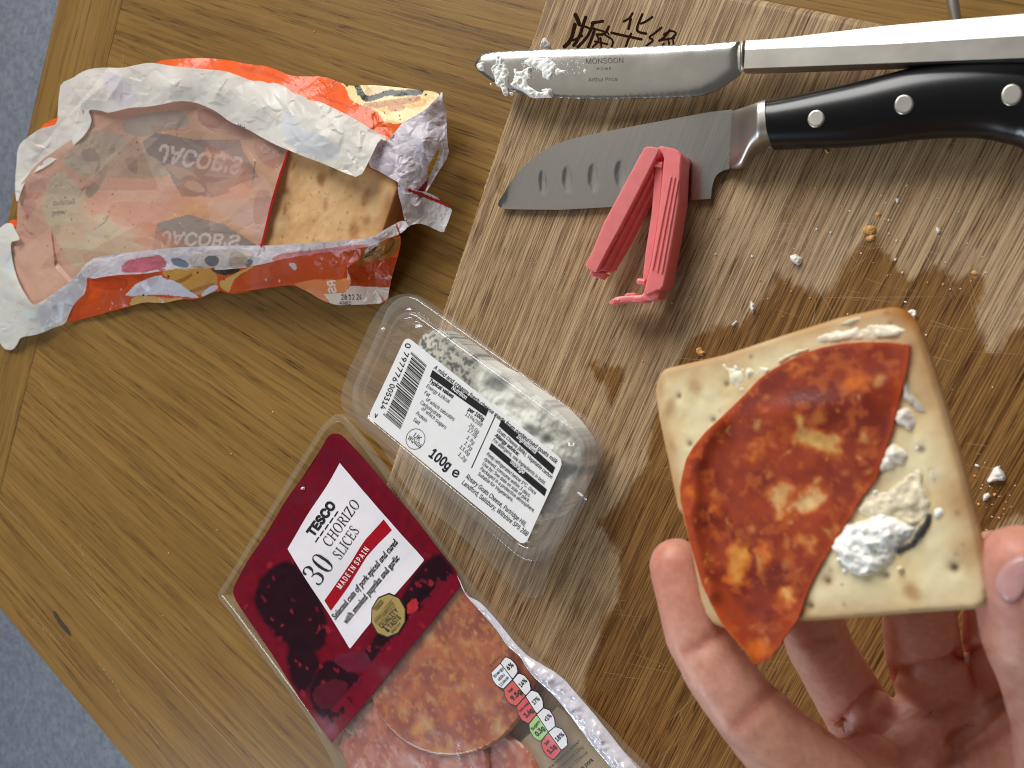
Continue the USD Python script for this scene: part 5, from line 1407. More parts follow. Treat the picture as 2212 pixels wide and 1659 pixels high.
def slice_(cx, cy, rx, ry, h, seed, label, T=.0011, clip=None, tone=None, rot=0):
    g0 = affinity.rotate(affinity.scale(sg.Point(0, 0).buffer(1, 40), rx, ry), rot)
    g0 = poly(B3(np.array(affinity.translate(g0, cx, cy).exterior.coords)[:-1]))
    g = poly(HF.uv(np.array(g0.exterior.coords)[:-1], h)).intersection(gp.buffer(-.0052))
    wob = lambda p: .0007 * (fbm(np.c_[p * 90, 0 * p[:, 0]], 3, seed) - .5)
    tp = rounded(g, h + T, .0010, h)
    v, f, uv = slab(g, HF, lambda p: tp(p) + wob(p), lambda p: h + wob(p), .0009)
    kw = {} if tone is None else {'tone': tone}
    col = chorizo_colours(uv, seed, 70, g.bounds, .0012, .0072, soft=.9, mild=.75, **kw)
    ed = np.clip(1 - edge_dist(g, uv) / .0012, 0, 1)[:, None] * .5
    col = col * (1 - ed) + lin(196, 92, 52) * ed
    single('chorizo_slice', (v, f), M_MEAT, label, 'chorizo slice', col=col)


t1 = (lin(182, 92, 48), lin(146, 62, 34), lin(220, 150, 64), lin(224, 184, 128))
t2 = (lin(190, 104, 76), lin(158, 72, 52), lin(214, 152, 124), lin(224, 190, 170))
slice_(985, 640, 565, 600, -.0022, 41, 'uppermost whole chorizo slice showing through the clear window of the pack', tone=t1)
slice_(720, 1330, 520, 560, -.0040, 42, 'chorizo slice under the uppermost one, at the lower left of the pack window', tone=t2)
slice_(1180, 1480, 420, 430, -.0056, 43, 'lowest chorizo slice, at the bottom edge of the picture in the pack', tone=t2)
M_PAD = pbr('beige_backing', lin(176, 152, 122), .6, var=(150, .08))
bo_ = poly(HF.uv(B3([(1430, 1150), (1540, 1060), (1700, 900), (1900, 1120), (2100, 1330), (2300, 1560), (1500, 1560), (1480, 1317)]), -.0060)).intersection(gp.buffer(-.0065))
v, f, _ = slab(bo_, HF, lambda p: -.0062 + 0 * p[:, 0], lambda p: -.0066 + 0 * p[:, 0], .004)
part(cp, 'backing_card', (v, f), M_PAD)

# ================================================================ held cracker with chorizo and goat cheese
KN = Rotation.from_rotvec([-.0186, -.2018, .6667]).as_matrix()
HK = Frame((.1381, .0394, .1040), KN[:, 2], KN[:, 0])
ko = V(B4([(120, 560), (125, 520), (150, 460), (172, 437), (200, 430), (500, 360), (850, 245), (1150, 150), (1350, 105), (1450, 87), (1500, 88), (1540, 105), (1590, 160), (1615, 200), (1700, 440), (1760, 640), (1850, 950), (1930, 1250), (1962, 1400)]),
       B5([(2026, 480), (2018, 560), (1995, 592), (1955, 606), (1700, 622), (1300, 655), (980, 676), (800, 690), (680, 705), (610, 708), (560, 690), (520, 640), (490, 560), (440, 300), (390, 100)]), B4([(250, 1250), (190, 950), (140, 720)]))
KT = .0040
gk = poly(HK.uv(ko, KT * .7)).buffer(-.002).buffer(.002, 8)
at = lambda conv, q, h=KT: HK.uv(conv([q]), h)[0]
ksp = [(*at(B4, q), r, k) for q, r, k in (((340, 535), .0026, .55), ((200, 660), .0034, .5), ((215, 880), .002, .35), ((1600, 370), .005, .35), ((1640, 560), .005, .35), ((1860, 1200), .005, .5), ((1400, 1080), .0035, .3), ((1520, 120), .003, .5), ((140, 520), .003, .4))] + [(*at(B5, q), r, k) for q, r, k in (((1610, 512), .0020, .6), ((1165, 455), .002, .4), ((1900, 300), .004, .4))]
dk = [at(B4, q) for q in ((520, 522), (250, 590), (310, 862), (1630, 895), (445, 725), (1450, 1200), (1810, 1575), (1430, 1610))] + [at(B5, q) for q in ((1165, 458), (1075, 590), (1840, 385))]
v, f, col = make_cracker(gk, HK, KT, 15, .00055, ksp, lin(230, 214, 172), lin(220, 194, 142), lin(172, 106, 44), dk, specks=40, wav=.0003)
single('held_cracker', (v, f), M_CRACK, 'pale square cracker held up in the hand, topped with chorizo and goat cheese', 'cracker', col=col)

# folded-up chorizo slice lying on it
so = V(B4([(1560, 298), (1556, 360), (1542, 450), (1520, 540), (1500, 610), (1478, 700), (1462, 780), (1430, 870), (1400, 960), (1372, 1060), (1330, 1110), (1288, 1165), (1240, 1240), (1200, 1312), (1130, 1420), (1062, 1540)]),
       B5([(1140, 340), (1060, 500), (1022, 610), (1005, 660), (960, 720), (920, 775), (912, 800), (880, 830), (862, 862), (820, 885), (782, 903), (760, 890), (735, 845), (660, 760), (600, 690), (540, 580), (490, 470), (450, 330), (415, 200), (385, 60), (370, 0)]),
       B4([(325, 1540), (292, 1420), (272, 1310), (258, 1180), (255, 1110), (268, 1040), (290, 950), (330, 880), (400, 795), (480, 720), (560, 645), (640, 565), (700, 498), (780, 440), (880, 385), (970, 345), (1060, 315), (1180, 292), (1300, 283), (1440, 285)]))
SH = .0078
gs = poly(HK.uv(so, SH))
fold = sg.LineString(HK.uv(B4([(1200, 300), (800, 470), (560, 680), (400, 860), (340, 1010), (330, 1250), (370, 1480), (440, 1700)]), SH))


def meat_h(p):
    px = proj(HK.w(p, SH))[:, :2]
    r = (px - B4([(0, 0)])[0]) * 1.44386 / .548611
    left = np.clip((560 - (r[:, 0] - (r[:, 1] - 900) * .13)) / 300, 0, 1)
    tip = np.clip((r[:, 1] - 1650) / 400, 0, 1)
    ridge = np.exp(-((r[:, 1] - (680 - (r[:, 0] - 900) * .12)) / 90) ** 2) * np.clip((1500 - r[:, 0]) / 500, 0, 1)
    e = edge_dist(gs, p)
    return KT + .0012 + .0012 * left ** 1.3 + .0015 * np.exp(-(shapely.distance(fold, shapely.points(p)) / .0022) ** 2) * np.clip(left * 2.2, 0, 1) + .0010 * ridge + .0016 * tip * left + .0012 * (fbm(np.c_[p * 95, 0 * p[:, 0]], 2, 4) - .5) + .0009 * np.clip(1 - e / .003, 0, 1) * left


p, t, n = sheet(gs, .00045, 9)
hm = meat_h(p)
e = edge_dist(gs, p)
uvp = HK.uv(proj(HK.w(p, SH))[:, :2], hm)
top = HK.w(uvp, hm)
nn_ = len(p); ii = np.arange(n); jj = (ii + 1) % n
bot = HK.w(uvp, hm - .0011)
v = np.vstack([top, bot, top[:n], bot[:n]])
sf = np.vstack([np.c_[ii, ii + n, jj], np.c_[jj, ii + n, jj + n]]) + 2 * nn_
f = np.vstack([t, t[:, ::-1] + nn_, sf if gs.exterior.is_ccw else sf[:, ::-1]])
tn = (lin(162, 60, 28), lin(118, 36, 21), lin(204, 108, 46), lin(222, 166, 102))
col = chorizo_colours(p, 77, 150, gs.bounds, .0005, .0024, tone=tn, soft=1.3, mild=.7)
pr_ = proj(HK.w(p, SH))[:, :2]
wq = pr_ + (np.c_[fbm(np.c_[pr_ / 22, 0 * pr_[:, 0]], 4, 1), fbm(np.c_[pr_ / 22, 0 * pr_[:, 0]], 4, 2)] - .5) * 42
FATS = [([(900, 700), (960, 690), (1000, 740), (1080, 780), (1160, 830), (1215, 900), (1180, 940), (1060, 950), (1000, 900), (900, 880), (880, 800)], (232, 178, 98)), ([(1180, 470), (1280, 465), (1345, 520), (1300, 560), (1220, 545)], (226, 112, 36)), ([(850, 420), (920, 405), (990, 425), (960, 460), (880, 465)], (236, 150, 66)), ([(700, 850), (760, 800), (790, 790), (740, 880), (680, 950), (640, 960), (660, 900)], (228, 140, 62)), ([(740, 620), (765, 640), (740, 680), (715, 660)], (234, 160, 92)),
        ([(760, 1070), (860, 1080), (910, 1110), (880, 1180), (880, 1290), (800, 1260), (770, 1180)], (234, 176, 112)), ([(940, 1120), (1080, 1110), (1090, 1180), (1000, 1250), (930, 1290), (870, 1250), (880, 1180)], (238, 190, 128)), ([(900, 1380), (960, 1370), (1060, 1440), (1050, 1490), (960, 1470)], (236, 154, 82)), ([(500, 1440), (620, 1430), (640, 1500), (600, 1659), (520, 1659)], (228, 128, 48)), ([(690, 1440), (740, 1440), (770, 1540), (720, 1560)], (232, 140, 70)), ([(430, 1240), (500, 1220), (490, 1290)], (216, 104, 40)), ([(290, 1090), (340, 1080), (340, 1200), (300, 1190)], (240, 120, 24)), ([(640, 1390), (670, 1400), (640, 1440)], (226, 140, 70))]
FATB = [([(640, 250), (740, 250), (750, 330), (740, 430), (760, 480), (700, 500), (620, 420)], (230, 150, 66)), ([(800, 250), (840, 250), (880, 360), (830, 350)], (234, 150, 80)), ([(910, 490), (980, 490), (1010, 560), (960, 590), (900, 570)], (240, 170, 96)), ([(720, 780), (860, 790), (900, 790), (800, 890), (750, 850)], (226, 110, 34)), ([(540, 190), (580, 200), (570, 260), (540, 260)], (222, 128, 54))]
for cv, L_ in ((B4, FATS), (B5, FATB)):
    for q, c in L_:
        g = poly(smooth_poly(cv(q), 2))
        d = np.where(shapely.contains_xy(g, wq[:, 0], wq[:, 1]), 1, -1) * shapely.distance(g.exterior, shapely.points(wq))
        grain = fbm(np.c_[p * 420, 0 * p[:, 0]], 4, 12)
        o = (np.clip(.6 + d / 15, 0, 1) * np.clip(.75 + .9 * (grain - .45), .2, .96))[:, None]
        u = np.clip((d - 2) / 13, 0, 1)[:, None]
        col = col * (1 - o) + (lin(206, 98, 34) * (1 - u) + lin(*c) * .95 * u) * (.85 + .3 * grain[:, None]) * o
rim = np.clip(1 - e / (.0013 + .0016 * (pr_[:, 0] < 1600)), 0, 1)[:, None] * .6  # orange rind, widened at left to paint in the lit turned-up margin
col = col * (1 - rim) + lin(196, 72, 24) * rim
M_MEAT2 = pbr('oily_chorizo', rough=.30, vcol=True, sss=.2, sssr=(1, .35, .15), ssss=.0012, bump=(800, 1.8e-4, .5), coat=.35, coatr=.22)
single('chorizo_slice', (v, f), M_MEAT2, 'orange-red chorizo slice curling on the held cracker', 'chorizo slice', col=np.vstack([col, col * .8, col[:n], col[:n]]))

# goat cheese lumps
M_GOAT = pbr('fresh_goat_cheese', rough=.38, coat=.15, coatr=.2, vcol=True, bump=(1600, 6e-5, .4), sss=.05, sssr=(1, .9, .75), ssss=.001)


def lump(fr, g, hmax, seed, base, sp, col, r=.002, rough=1.0, freq=420):
    def top(p):
        e = np.clip(edge_dist(g, p) / r, 0, 1)
        s = np.sqrt(np.clip(1 - (1 - e) ** 2, 0, 1))
        a = fbm(np.c_[p * freq, 0 * p[:, 0] + seed], 4, seed); b = np.abs(fbm(np.c_[p * freq * 2.3, 0 * p[:, 0]], 3, seed + 4) - .5) * 2
        return base + hmax * s * (.32 + rough * (1.05 * a - .30) + 0.18 * rough * b * e)
    v, f, uv = slab(g, fr, top, lambda p: base - .0004 + 0 * p[:, 0], sp, seed)
    k = fbm(np.c_[uv * 700, 0 * uv[:, 0]], 3, seed + 8)[:, None]
    return v, f, np.asarray(col)[None] * (.94 + .12 * k)


gch = thing('cheese_spread', 'crumbly white goat cheese with a dark rind scrap on the held cracker', 'goat cheese', HK.w([[0, 0]], KT)[0])
WCH, CCH, GCH = lin(250, 249, 242), lin(232, 218, 184), lin(196, 188, 172)
def G(conv, pts, h=KT, fr=HK):
    """An irregular, crumbly outline on the cracker."""
    q = smooth_poly(conv(pts), 2)
    k = fbm(np.c_[q / 7, 0 * q[:, 0]], 3, 5) - .5, fbm(np.c_[q / 7, 0 * q[:, 0] + 9], 3, 6) - .5
    return poly(fr.uv(q + np.c_[k[0], k[1]] * min(11, .22 * math.sqrt(poly(q).area)), h))
for pts, hm_, c, nm in (([(1290, 1175), (1330, 1130), (1400, 1140), (1450, 1110), (1530, 1060), (1560, 1010), (1620, 1000), (1650, 1040), (1640, 1100), (1680, 1180), (1680, 1250), (1620, 1330), (1500, 1330), (1350, 1280), (1260, 1260)], .0012, CCH, 'smear'),
                        ([(1110, 1450), (1130, 1420), (1180, 1350), (1205, 1300), (1250, 1310), (1300, 1300), (1360, 1270), (1440, 1240), (1490, 1290), (1560, 1320), (1600, 1340), (1585, 1390), (1540, 1420), (1490, 1470), (1470, 1510), (1440, 1560), (1380, 1590), (1310, 1622), (1250, 1610), (1200, 1580), (1160, 1520), (1170, 1490)], .0046, WCH, 'lump'),
                        ([(1478, 705), (1500, 660), (1545, 655), (1580, 690), (1602, 720), (1590, 775), (1560, 785), (1510, 755), (1480, 760)], .0032, lin(240, 228, 214), 'lump'), ([(1380, 1030), (1400, 960), (1425, 890), (1470, 850), (1500, 870), (1555, 905), (1552, 970), (1500, 975), (1450, 1010), (1410, 1015)], .0032, lin(242, 234, 218), 'lump'),
                        ([(1520, 490), (1545, 480), (1560, 560), (1620, 620), (1665, 670), (1650, 695), (1610, 690), (1560, 640), (1515, 600)], .0012, GCH, 'smear'), ([(480, 395), (540, 420), (600, 420), (625, 470), (645, 545), (600, 585), (560, 545), (530, 470)], .0009, lin(240, 230, 200), 'smear'), ([(610, 440), (700, 412), (785, 430), (760, 470), (690, 480), (640, 520)], .0009, lin(236, 226, 196), 'smear'),
                        ([(1020, 250), (1120, 225), (1300, 185), (1420, 180), (1555, 195), (1552, 235), (1470, 262), (1300, 275), (1050, 300)], .0009, lin(238, 226, 198), 'smear'), ([(1050, 210), (1250, 140), (1380, 125), (1340, 150), (1150, 200)], .0010, lin(228, 214, 184), 'smear'), ([(1692, 1235), (1740, 1220), (1762, 1250), (1750, 1285), (1700, 1292)], .0022, WCH, 'lump'), ([(1660, 1020), (1700, 1000), (1755, 1040), (1730, 1100), (1680, 1110)], .0009, lin(214, 204, 178), 'smear'), ([(800, 380), (900, 330), (1040, 300), (1000, 330), (870, 385), (820, 420)], .0012, lin(226, 210, 176), 'smear')):
    g = G(B4, pts)
    v, f, c_ = lump(HK, g, hm_, len(pts) + int(pts[0][0]), KT - (.0002 if hm_ > .0021 else .0004), .0004, c, r=.0012 if hm_ < .002 else .0026, rough=1.0 if hm_ > .0021 else 1.7)
    part(gch, nm, (v, f), M_GOAT, col=c_)
rngg = np.random.default_rng(14)
for k in range(46):
    x, y = [(rngg.normal(1380, 150), rngg.normal(1430, 110)), (rngg.normal(1490, 60), rngg.normal(900, 180)), (rngg.normal(1180, 70), rngg.normal(1560, 50)), (rngg.normal(620, 90), rngg.normal(470, 50))][k % 4 if k < 34 else 0]
    r = rngg.uniform(9, 26); a = np.sort(rngg.uniform(0, 6.28, 8))
    c_ = HK.uv(B4([(x, y)]), KT)[0]
    if not shapely.contains_xy(gk.buffer(-.003), *c_) or shapely.contains_xy(gs.buffer(-.001), *c_):
        continue
    g = G(B4, np.c_[x + r * rngg.uniform(.6, 1.2, 8) * np.cos(a), y + r * rngg.uniform(.6, 1.2, 8) * np.sin(a)])
    v, f, cc = lump(HK, g, rngg.uniform(.0008, .0026), k, KT - .0002 + rngg.uniform(0, .0012) * (1250 < y < 1600) * (x < 1550), .00045, WCH if rngg.random() < .7 else CCH, r=.0011)
    part(gch, 'crumb', (v, f), M_GOAT, col=cc)
g = G(B4, [(1590, 1380), (1625, 1320), (1655, 1270), (1690, 1232), (1696, 1270), (1680, 1330), (1640, 1395), (1590, 1445), (1530, 1480), (1490, 1502), (1478, 1478), (1530, 1440), (1565, 1420)])
v, f, c_ = lump(HK, g, .0022, 5, KT - .0002, .0004, lin(62, 60, 66), r=.001)
part(gch, 'rind', (v, f), M_GOAT, col=c_, label='dark grey rind scrap')

# ================================================================ the hand
hand = thing('person', 'hand held palm up, gripping the topped cracker between fingertips and thumb', 'person', Q(1900, 1500, .22))


def chain(pts):
    """pts: (px, py, depth, radius mm) -> one limb of hulls."""
    sph = [mf.Manifold.sphere(r / 1000, 40).translate(tuple(map(float, Q(x, y, d)))) for x, y, d, r in pts]
    out = [mf.Manifold.batch_hull([a, b]) for a, b in zip(sph[:-1], sph[1:])]
    return out


bones = []
bones += chain([(1462, 1222, .207, 7.2), (1474, 1262, .206, 7.8), (1503, 1370, .203, 8.1), (1548, 1450, .200, 8.5), (1610, 1530, .198, 9.2), (1690, 1615, .198, 10.4), (1790, 1700, .200, 11.8)])       # forefinger
bones += chain([(1720, 1210, .205, 7.8), (1738, 1300, .208, 8.4), (1772, 1400, .216, 8.9), (1830, 1500, .226, 9.7), (1880, 1580, .233, 10.9), (1920, 1690, .234, 12.4)])      # middle
bones += chain([(1975, 1180, .200, 7.6), (1985, 1270, .204, 8.6), (1988, 1360, .216, 9.6), (1996, 1420, .224, 10.4), (2030, 1520, .233, 11.2), (2040, 1640, .236, 12.6)])     # ring
bones += chain([(2150, 1200, .198, 6.4), (2148, 1290, .203, 7.2), (2146, 1370, .214, 7.7), (2160, 1450, .224, 8.9), (2170, 1560, .234, 10.6)])       # little
palm = [mf.Manifold.sphere(r / 1000, 32).translate(tuple(map(float, Q(x, y, d)))) for x, y, d, r in
        ((1830, 1720, .220, 12.4), (1930, 1660, .234, 12.2), (2045, 1610, .238, 12), (2165, 1560, .238, 11), (2250, 1900, .238, 14.0), (2020, 2000, .236, 15.0), (2300, 1650, .236, 12))]
bones.append(mf.Manifold.batch_hull(palm))
bones += [mf.Manifold.batch_hull([mf.Manifold.sphere(r / 1000, 32).translate(tuple(map(float, Q(x, y, d)))) for x, y, d, r in q]) for q in
          (((1800, 1690, .206, 9), (1880, 1650, .216, 8.6), (1890, 1780, .216, 9.5)), ((1900, 1610, .225, 8.4), (2010, 1540, .227, 8.4), (1960, 1680, .226, 9.4)), ((2030, 1530, .228, 8), (2130, 1490, .229, 7.8), (2110, 1600, .227, 9.6)),
           ((2130, 1640, .221, 10), (2240, 1570, .214, 10.5), (2270, 1800, .208, 15), (2140, 1830, .216, 14)))]
bones += chain([(2205, 1218, .1535, 7.6), (2212, 1262, .1545, 9.0), (2232, 1370, .158, 9.6), (2272, 1470, .164, 9.8), (2308, 1570, .172, 11.0), (2340, 1720, .184, 13.5), (2310, 1850, .200, 16.0)])   # thumb
bones += chain([(2230, 1900, .216, 22.0), (2560, 2300, .240, 27.0)])      # wrist
m = bones[0]
for b_ in bones[1:]:
    m = m + b_
m = m.refine_to_length(.0016)
mm = m.to_mesh()
hm = trimesh.Trimesh(mm.vert_properties[:, :3], mm.tri_verts, process=True)
trimesh.smoothing.filter_taubin(hm, lamb=.55, nu=.56, iterations=26)
hm.update_faces(hm.nondegenerate_faces()); hm.remove_unreferenced_vertices()
for _ in range(2):
    pass
vn = np.array(hm.vertex_normals)
hv = np.array(hm.vertices)
pp = proj(hv)
face = (vn * (CAM - hv)).sum(1) > 0
CREASE = [(B5, [(410, 838), (480, 815), (540, 770), (600, 735)], 13, .0008), (B5, [(690, 1240), (760, 1160), (850, 1080), (880, 1030)], 18, .0007), (B5, [(1190, 1240), (1240, 1232), (1290, 1190), (1380, 1090), (1470, 985)], 14, .0022), (B5, [(1450, 935), (1560, 945), (1680, 930), (1800, 905), (1880, 865)], 13, .0022), (B5, [(1880, 832), (1960, 824), (2030, 826)], 11, .0016),
          (B5, [(1830, 1312), (1900, 1270), (2000, 1190), (2080, 1110), (2140, 1065)], 14, .0018), (B5, [(1780, 1456), (1900, 1370), (2050, 1280), (2160, 1210)], 15, .0012), (B5, [(1250, 1260), (1400, 1350), (1600, 1420)], 22, .0008), (B5, [(1480, 1165), (1600, 1190), (1750, 1180), (1850, 1130)], 16, .0007), (B5, [(1050, 800), (1120, 790), (1190, 770)], 10, .0004)]
disp = np.zeros(len(hv))
for cv, pts, w, d in CREASE:
    l_ = sg.LineString(smooth_poly(cv(pts), 2, False))
    dist = shapely.distance(l_, shapely.points(pp[:, :2]))
    fold_tone = fold_tone + np.exp(-(dist / w) ** 2) * face if 'fold_tone' in globals() else np.exp(-(dist / w) ** 2) * face
    disp -= d * np.exp(-(dist / w) ** 2) * face * np.clip((pp[:, 2] - .18) / .01, 0, 1)
hv = hv + vn * disp[:, None]
hv = hv + vn * ((fbm(hv * 260, 3, 2) - .5) * .0005)[:, None]
# skin: redder towards the fingertips and knuckles
tips = np.array([Q(1462, 1222, .205), Q(2205, 1218, .150)])
red = sum(np.exp(-(np.linalg.norm(hv - t_, axis=1) / .016) ** 2) for t_ in tips)
blot = fbm(hv * 120, 4, 6)
col = lin(212, 157, 136)[None] * (1 - np.clip(.55 * red + (blot - .45) * .8, 0, .8)[:, None]) + lin(188, 114, 96)[None] * np.clip(.55 * red + (blot - .45) * .8, 0, .8)[:, None]
col = col * (1 - .30 * np.clip(fold_tone, 0, 1)[:, None] * np.array([.5, 1, 1]))  # creases tinted darker as well as redder
M_SKIN = pbr('skin', rough=.46, vcol=True, sss=.3, sssr=(1, .36, .2), ssss=.002, bump=(1500, 2.2e-4, .5), var=(420, .10))
part(hand, 'hand', (hv, np.array(hm.faces)), M_SKIN, col=col)
# thumb nail, following the thumb
npx = smooth_poly(np.array([(2150, 1252), (2152, 1274), (2164, 1296), (2184, 1306), (2204, 1296), (2222, 1268), (2234, 1232), (2226, 1206), (2204, 1198), (2178, 1212), (2160, 1232)]), 2)
gn = poly(npx)
p, t, n = sheet(gn, 3.0, 3)
tri = trimesh.Trimesh(hv, np.array(hm.faces), process=False)
try:
    o = np.repeat(CAM[None], len(p), 0); d = ray(p); d /= np.linalg.norm(d, axis=1, keepdims=True)
    loc, ri, ti = tri.ray.intersects_location(o, d, multiple_hits=False)
    w = np.zeros((len(p), 3)); ok = np.zeros(len(p), bool)
    w[ri] = loc; ok[ri] = True
    dep = np.linalg.norm(w - CAM, axis=1)
    if (~ok).any():
        dep[~ok] = dep[ok].max()
    e = np.clip(edge_dist(gn, p) / 14, 0, 1)
    w = CAM + d * (dep - .0003 - .0006 * np.sqrt(1 - (1 - e) ** 2))[:, None]
    M_NAIL = pbr('nail', lin(196, 146, 142), .32, sss=.2, sssr=(1, .5, .4), ssss=.001, coat=.2, coatr=.2)
    part(hand, 'nail', (w, t[:, ::-1]), M_NAIL, smooth=True)
except Exception as ex_:
    print('nail', ex_)

# ================================================================ goat cheese left on the table knife
ks = thing('cheese_smear', 'white goat cheese smeared over the tip of the table knife', 'goat cheese', YF.w([[0, 0]])[0])
for pts, hm_ in (([(330, 500), (365, 485), (400, 492), (430, 560), (440, 600), (462, 640), (440, 700), (435, 770), (444, 830), (405, 838), (390, 780), (375, 760), (335, 745), (330, 700), (318, 650), (290, 600), (320, 570), (350, 560)], .0022),
                 ([(500, 670), (530, 620), (565, 620), (600, 590), (662, 580), (640, 640), (655, 680), (605, 700), (620, 745), (650, 765), (700, 800), (745, 805), (790, 775), (822, 768), (836, 850), (760, 848), (650, 855), (600, 820), (560, 790), (510, 770), (455, 740), (480, 715)], .0020),
                 ([(570, 545), (600, 515), (680, 490), (740, 505), (800, 498), (830, 530), (875, 560), (850, 600), (840, 650), (800, 705), (770, 690), (740, 682), (735, 630), (700, 600), (640, 590)], .0012),
                 ([(860, 590), (900, 600), (945, 610), (955, 645), (910, 640), (870, 665), (845, 640)], .0010), ([(165, 560), (205, 540), (245, 535), (235, 580), (232, 620), (190, 612), (170, 590)], .0012), ([(1092, 610), (1120, 595), (1135, 625), (1120, 650), (1098, 635)], .0010), ([(480, 600), (520, 590), (530, 640), (500, 660)], .0009), ([(282, 720), (296, 722), (296, 742), (286, 740)], .0010), ([(455, 800), (485, 800), (488, 830), (460, 832)], .0014), ([(720, 780), (790, 765), (815, 790), (760, 810)], .0012)):
    g = poly(YF.uv(smooth_poly(A5(pts), 1), .0012))
    v, f, c_ = lump(YF, g, hm_, int(pts[0][0]), .0010, .00042, WCH, r=.0011, rough=1.25, freq=700)
    part(ks, 'lump', (v, f), M_GOAT, col=c_)
rng = np.random.default_rng(8)
sm = []
for k in range(120):
    x, y = rng.normal(800, 170), rng.normal(570, 45)
    if 560 < x < 1140 and 490 < y < 700:
        c = YF.uv(A5([(x, y)]), .0012)[0]
        s = trimesh.creation.icosphere(1, rng.uniform(.00012, .00034)); s.apply_scale((1, 1, .6)); s.apply_translation(YF.w([c], .0013)[0]); sm.append(s)
part(ks, 'specks', cat_meshes(sm), pbr('cheese_specks', lin(240, 238, 228), .6), smooth=True, kind='stuff')

# ================================================================ crumbs
M_CR1 = pbr('cheese_crumb', lin(246, 244, 236), .55, sss=.08, sssr=(1, .9, .8), ssss=.001, bump=(1800, 6e-5, .4))
M_CR2 = pbr('cracker_crumb', lin(222, 168, 96), .65, bump=(1800, 6e-5, .4), var=(900, .25))


def crumb(px, py, z, size, seed, tall=.6, shape=None, up=None):
    """A rough broken flake of about size pixels, or of a given outline in 2212 pixels."""
    rng = np.random.default_rng(seed)
    fr = TP(z)
    if shape is None:
        a = np.sort(rng.uniform(0, 2 * np.pi, 9)); r = size * rng.uniform(.32, .62, 9)
        shape = np.c_[px + r * np.cos(a), py + r * np.sin(a)]
    g = poly(fr.uv(np.asarray(shape, float))).buffer(-.0001).buffer(.00012)
    if g.geom_type != 'Polygon' or g.is_empty:
        g = sg.Point(fr.uv([(px, py)])[0]).buffer(size * .0001)
    w = math.sqrt(g.area); hh = up or w * tall
    sp = max(w / 9, .00025)
    top = lambda p: hh * np.sqrt(np.clip(1 - (1 - np.clip(edge_dist(g, p) / (w * .3), 0, 1)) ** 2, 0, 1)) * (.45 + 1.0 * fbm(np.c_[p / w * 3.5, 0 * p[:, 0] + seed], 3, seed)) + .0001
    v, f, _ = slab(g, fr, top, lambda p: 0 * p[:, 0] - .00005, sp, seed)
    return v, f


cn = smooth_poly(A5([(765, 320), (775, 345), (800, 370), (815, 395), (812, 430), (790, 440), (745, 438), (725, 430), (742, 390), (755, 350)]), 1)
CH = 'cheese crumb'
for px, py, s, lab_, shp in (
        (1180, 95, 20, 'pointed white cheese crumb behind the table knife beside the burnt lettering', cn),
        (1720, 560, 24, 'white cheese crumb on the dry board right of the pink clip', B7([(682, 510), (725, 498), (735, 510), (760, 525), (762, 552), (735, 572), (700, 552), (684, 535)])),
        (1625, 663, 15, 'narrow white cheese flake between the pink clip and the held cracker', B7([(425, 800), (450, 830), (455, 860), (440, 886), (422, 850)])),
        (1585, 700, 10, 'tiny white cheese flake at the edge of the wet patch, left of the narrow flake', B7([(300, 960), (330, 932), (338, 945), (315, 970)])),
        (1972, 678, 18, 'white cheese crumb touching the far corner of the held cracker', B7([(1448, 872), (1480, 858), (1505, 868), (1514, 900), (1495, 918), (1470, 905)])),
        (1940, 433, 12, 'small white cheese crumb on the board below the black handle', B7([(1372, 140), (1390, 130), (1400, 150), (1385, 166), (1374, 158)])),
        (2150, 1025, 26, 'large three-cornered white cheese crumb right of the held cracker', B4([(2040, 1000), (2065, 988), (2100, 1030), (2112, 1060), (2100, 1072), (2060, 1070), (2010, 1085), (2000, 1072), (2020, 1040)])),
        (2130, 1073, 13, 'small round white cheese crumb below the large three-cornered one', B4([(1985, 1150), (2010, 1140), (2022, 1160), (2005, 1180), (1980, 1188), (1978, 1170)])),
        (2022, 500, 12, 'small cream cheese crumb far right on the dry board', B7([(1640, 320), (1655, 330), (1668, 350), (1650, 362), (1635, 345)])),
        (828, 712, 10, 'white cheese crumb on the rim of the cheese tray', None),
        (655, 1055, 8, 'white cheese crumb on the printed end of the chorizo packet', None)):
    z = {828: RZ + .0012, 655: .0150}.get(px, BZ)
    v, f = crumb(px, py, z, s, px, shape=shp, tall=.55)
    single('cheese_crumb', (v, f), M_CR1, lab_, CH, smooth=50)
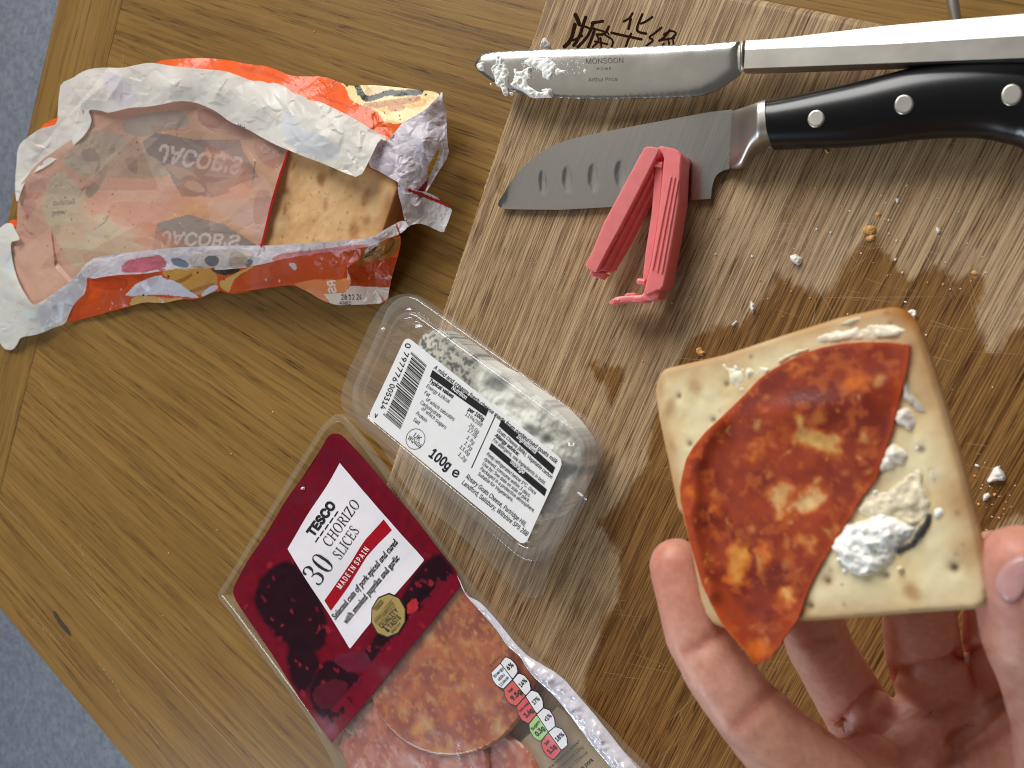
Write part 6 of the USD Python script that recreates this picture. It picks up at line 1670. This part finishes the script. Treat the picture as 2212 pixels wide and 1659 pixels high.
for px, py, s, lab_, shp in (
        (1878, 492, 24, 'largest golden cracker crumb, at the tip of the wet patch', B7([(1155, 340), (1170, 318), (1205, 308), (1240, 318), (1245, 350), (1215, 372), (1180, 366), (1158, 355)])),
        (1883, 520, 18, 'golden cracker crumb just below the largest one', B7([(1180, 395), (1205, 372), (1240, 375), (1235, 400), (1205, 415), (1185, 410)])),
        (1893, 471, 12, 'small golden cracker crumb just above the largest one', B7([(1240, 232), (1260, 222), (1280, 238), (1262, 255), (1242, 248)])),
        (1515, 762, 18, 'brown cracker crumb left of the held cracker above its corner', B7([(70, 1115), (100, 1105), (108, 1130), (130, 1140), (112, 1165), (85, 1160), (68, 1140)])),
        (2113, 573, 14, 'thin golden cracker flake at the right end of the wet patch', B7([(1860, 620), (1890, 602), (1915, 630), (1880, 634)])),
        (1766, 323, 12, 'small golden cracker crumb just under the black handle', A6([(800, 1050), (820, 1060), (838, 1082), (815, 1078)])),
        (1911, 471, 8, 'pale cracker flake beside the small golden crumb', B7([(1290, 265), (1320, 268), (1318, 278), (1295, 276)]))):
    v, f = crumb(px, py, BZ, s, px, shape=shp, tall=.35)
    single('cracker_crumb', (v, f), M_CR2, lab_, 'cracker crumb', smooth=50)
# the finest crumbs
rng = np.random.default_rng(21)
fine = {'a': [], 'b': []}
for k in range(170):
    j = rng.integers(0, 4)
    x, y = [(rng.normal(1950, 150), rng.normal(540, 130)), (rng.normal(1700, 200), rng.normal(620, 120)), (rng.uniform(1350, 2200), rng.uniform(700, 1500)), (rng.normal(2130, 40), rng.normal(1100, 60))][j]
    c = BF.uv([(x, y)])[0]
    if not shapely.contains_xy(bg.buffer(-.004), *c):
        continue
    s = trimesh.creation.icosphere(1, rng.gamma(2, .00008) + .00008); s.vertices *= rng.uniform(.5, 1.4, 3); s.apply_translation((*c, BZ + .00012))
    fine['a' if rng.random() < .5 else 'b'].append(s)
for x, y in ((95, 830), (80, 838), (120, 860), (130, 900), (560, 1208), (536, 1238), (352, 1330), (324, 1388), (470, 1145), (680, 68), (365, 1195), (590, 890), (500, 980), (640, 700), (1100, 660)):
    c = TF.uv([(x, y)])[0]
    s = trimesh.creation.icosphere(1, rng.uniform(.0003, .0006)); s.apply_scale((1.3, .8, .5)); s.apply_translation((*c, .0002)); fine['b'].append(s)
single('fine_crumbs', cat_meshes(fine['a']), M_CR1, 'finest white crumbs scattered over the cutting board', 'crumbs', smooth=True, kind='stuff')
single('fine_crumbs', cat_meshes(fine['b']), M_CR2, 'finest golden crumbs scattered over the cutting board and table', 'crumbs', smooth=True, kind='stuff')
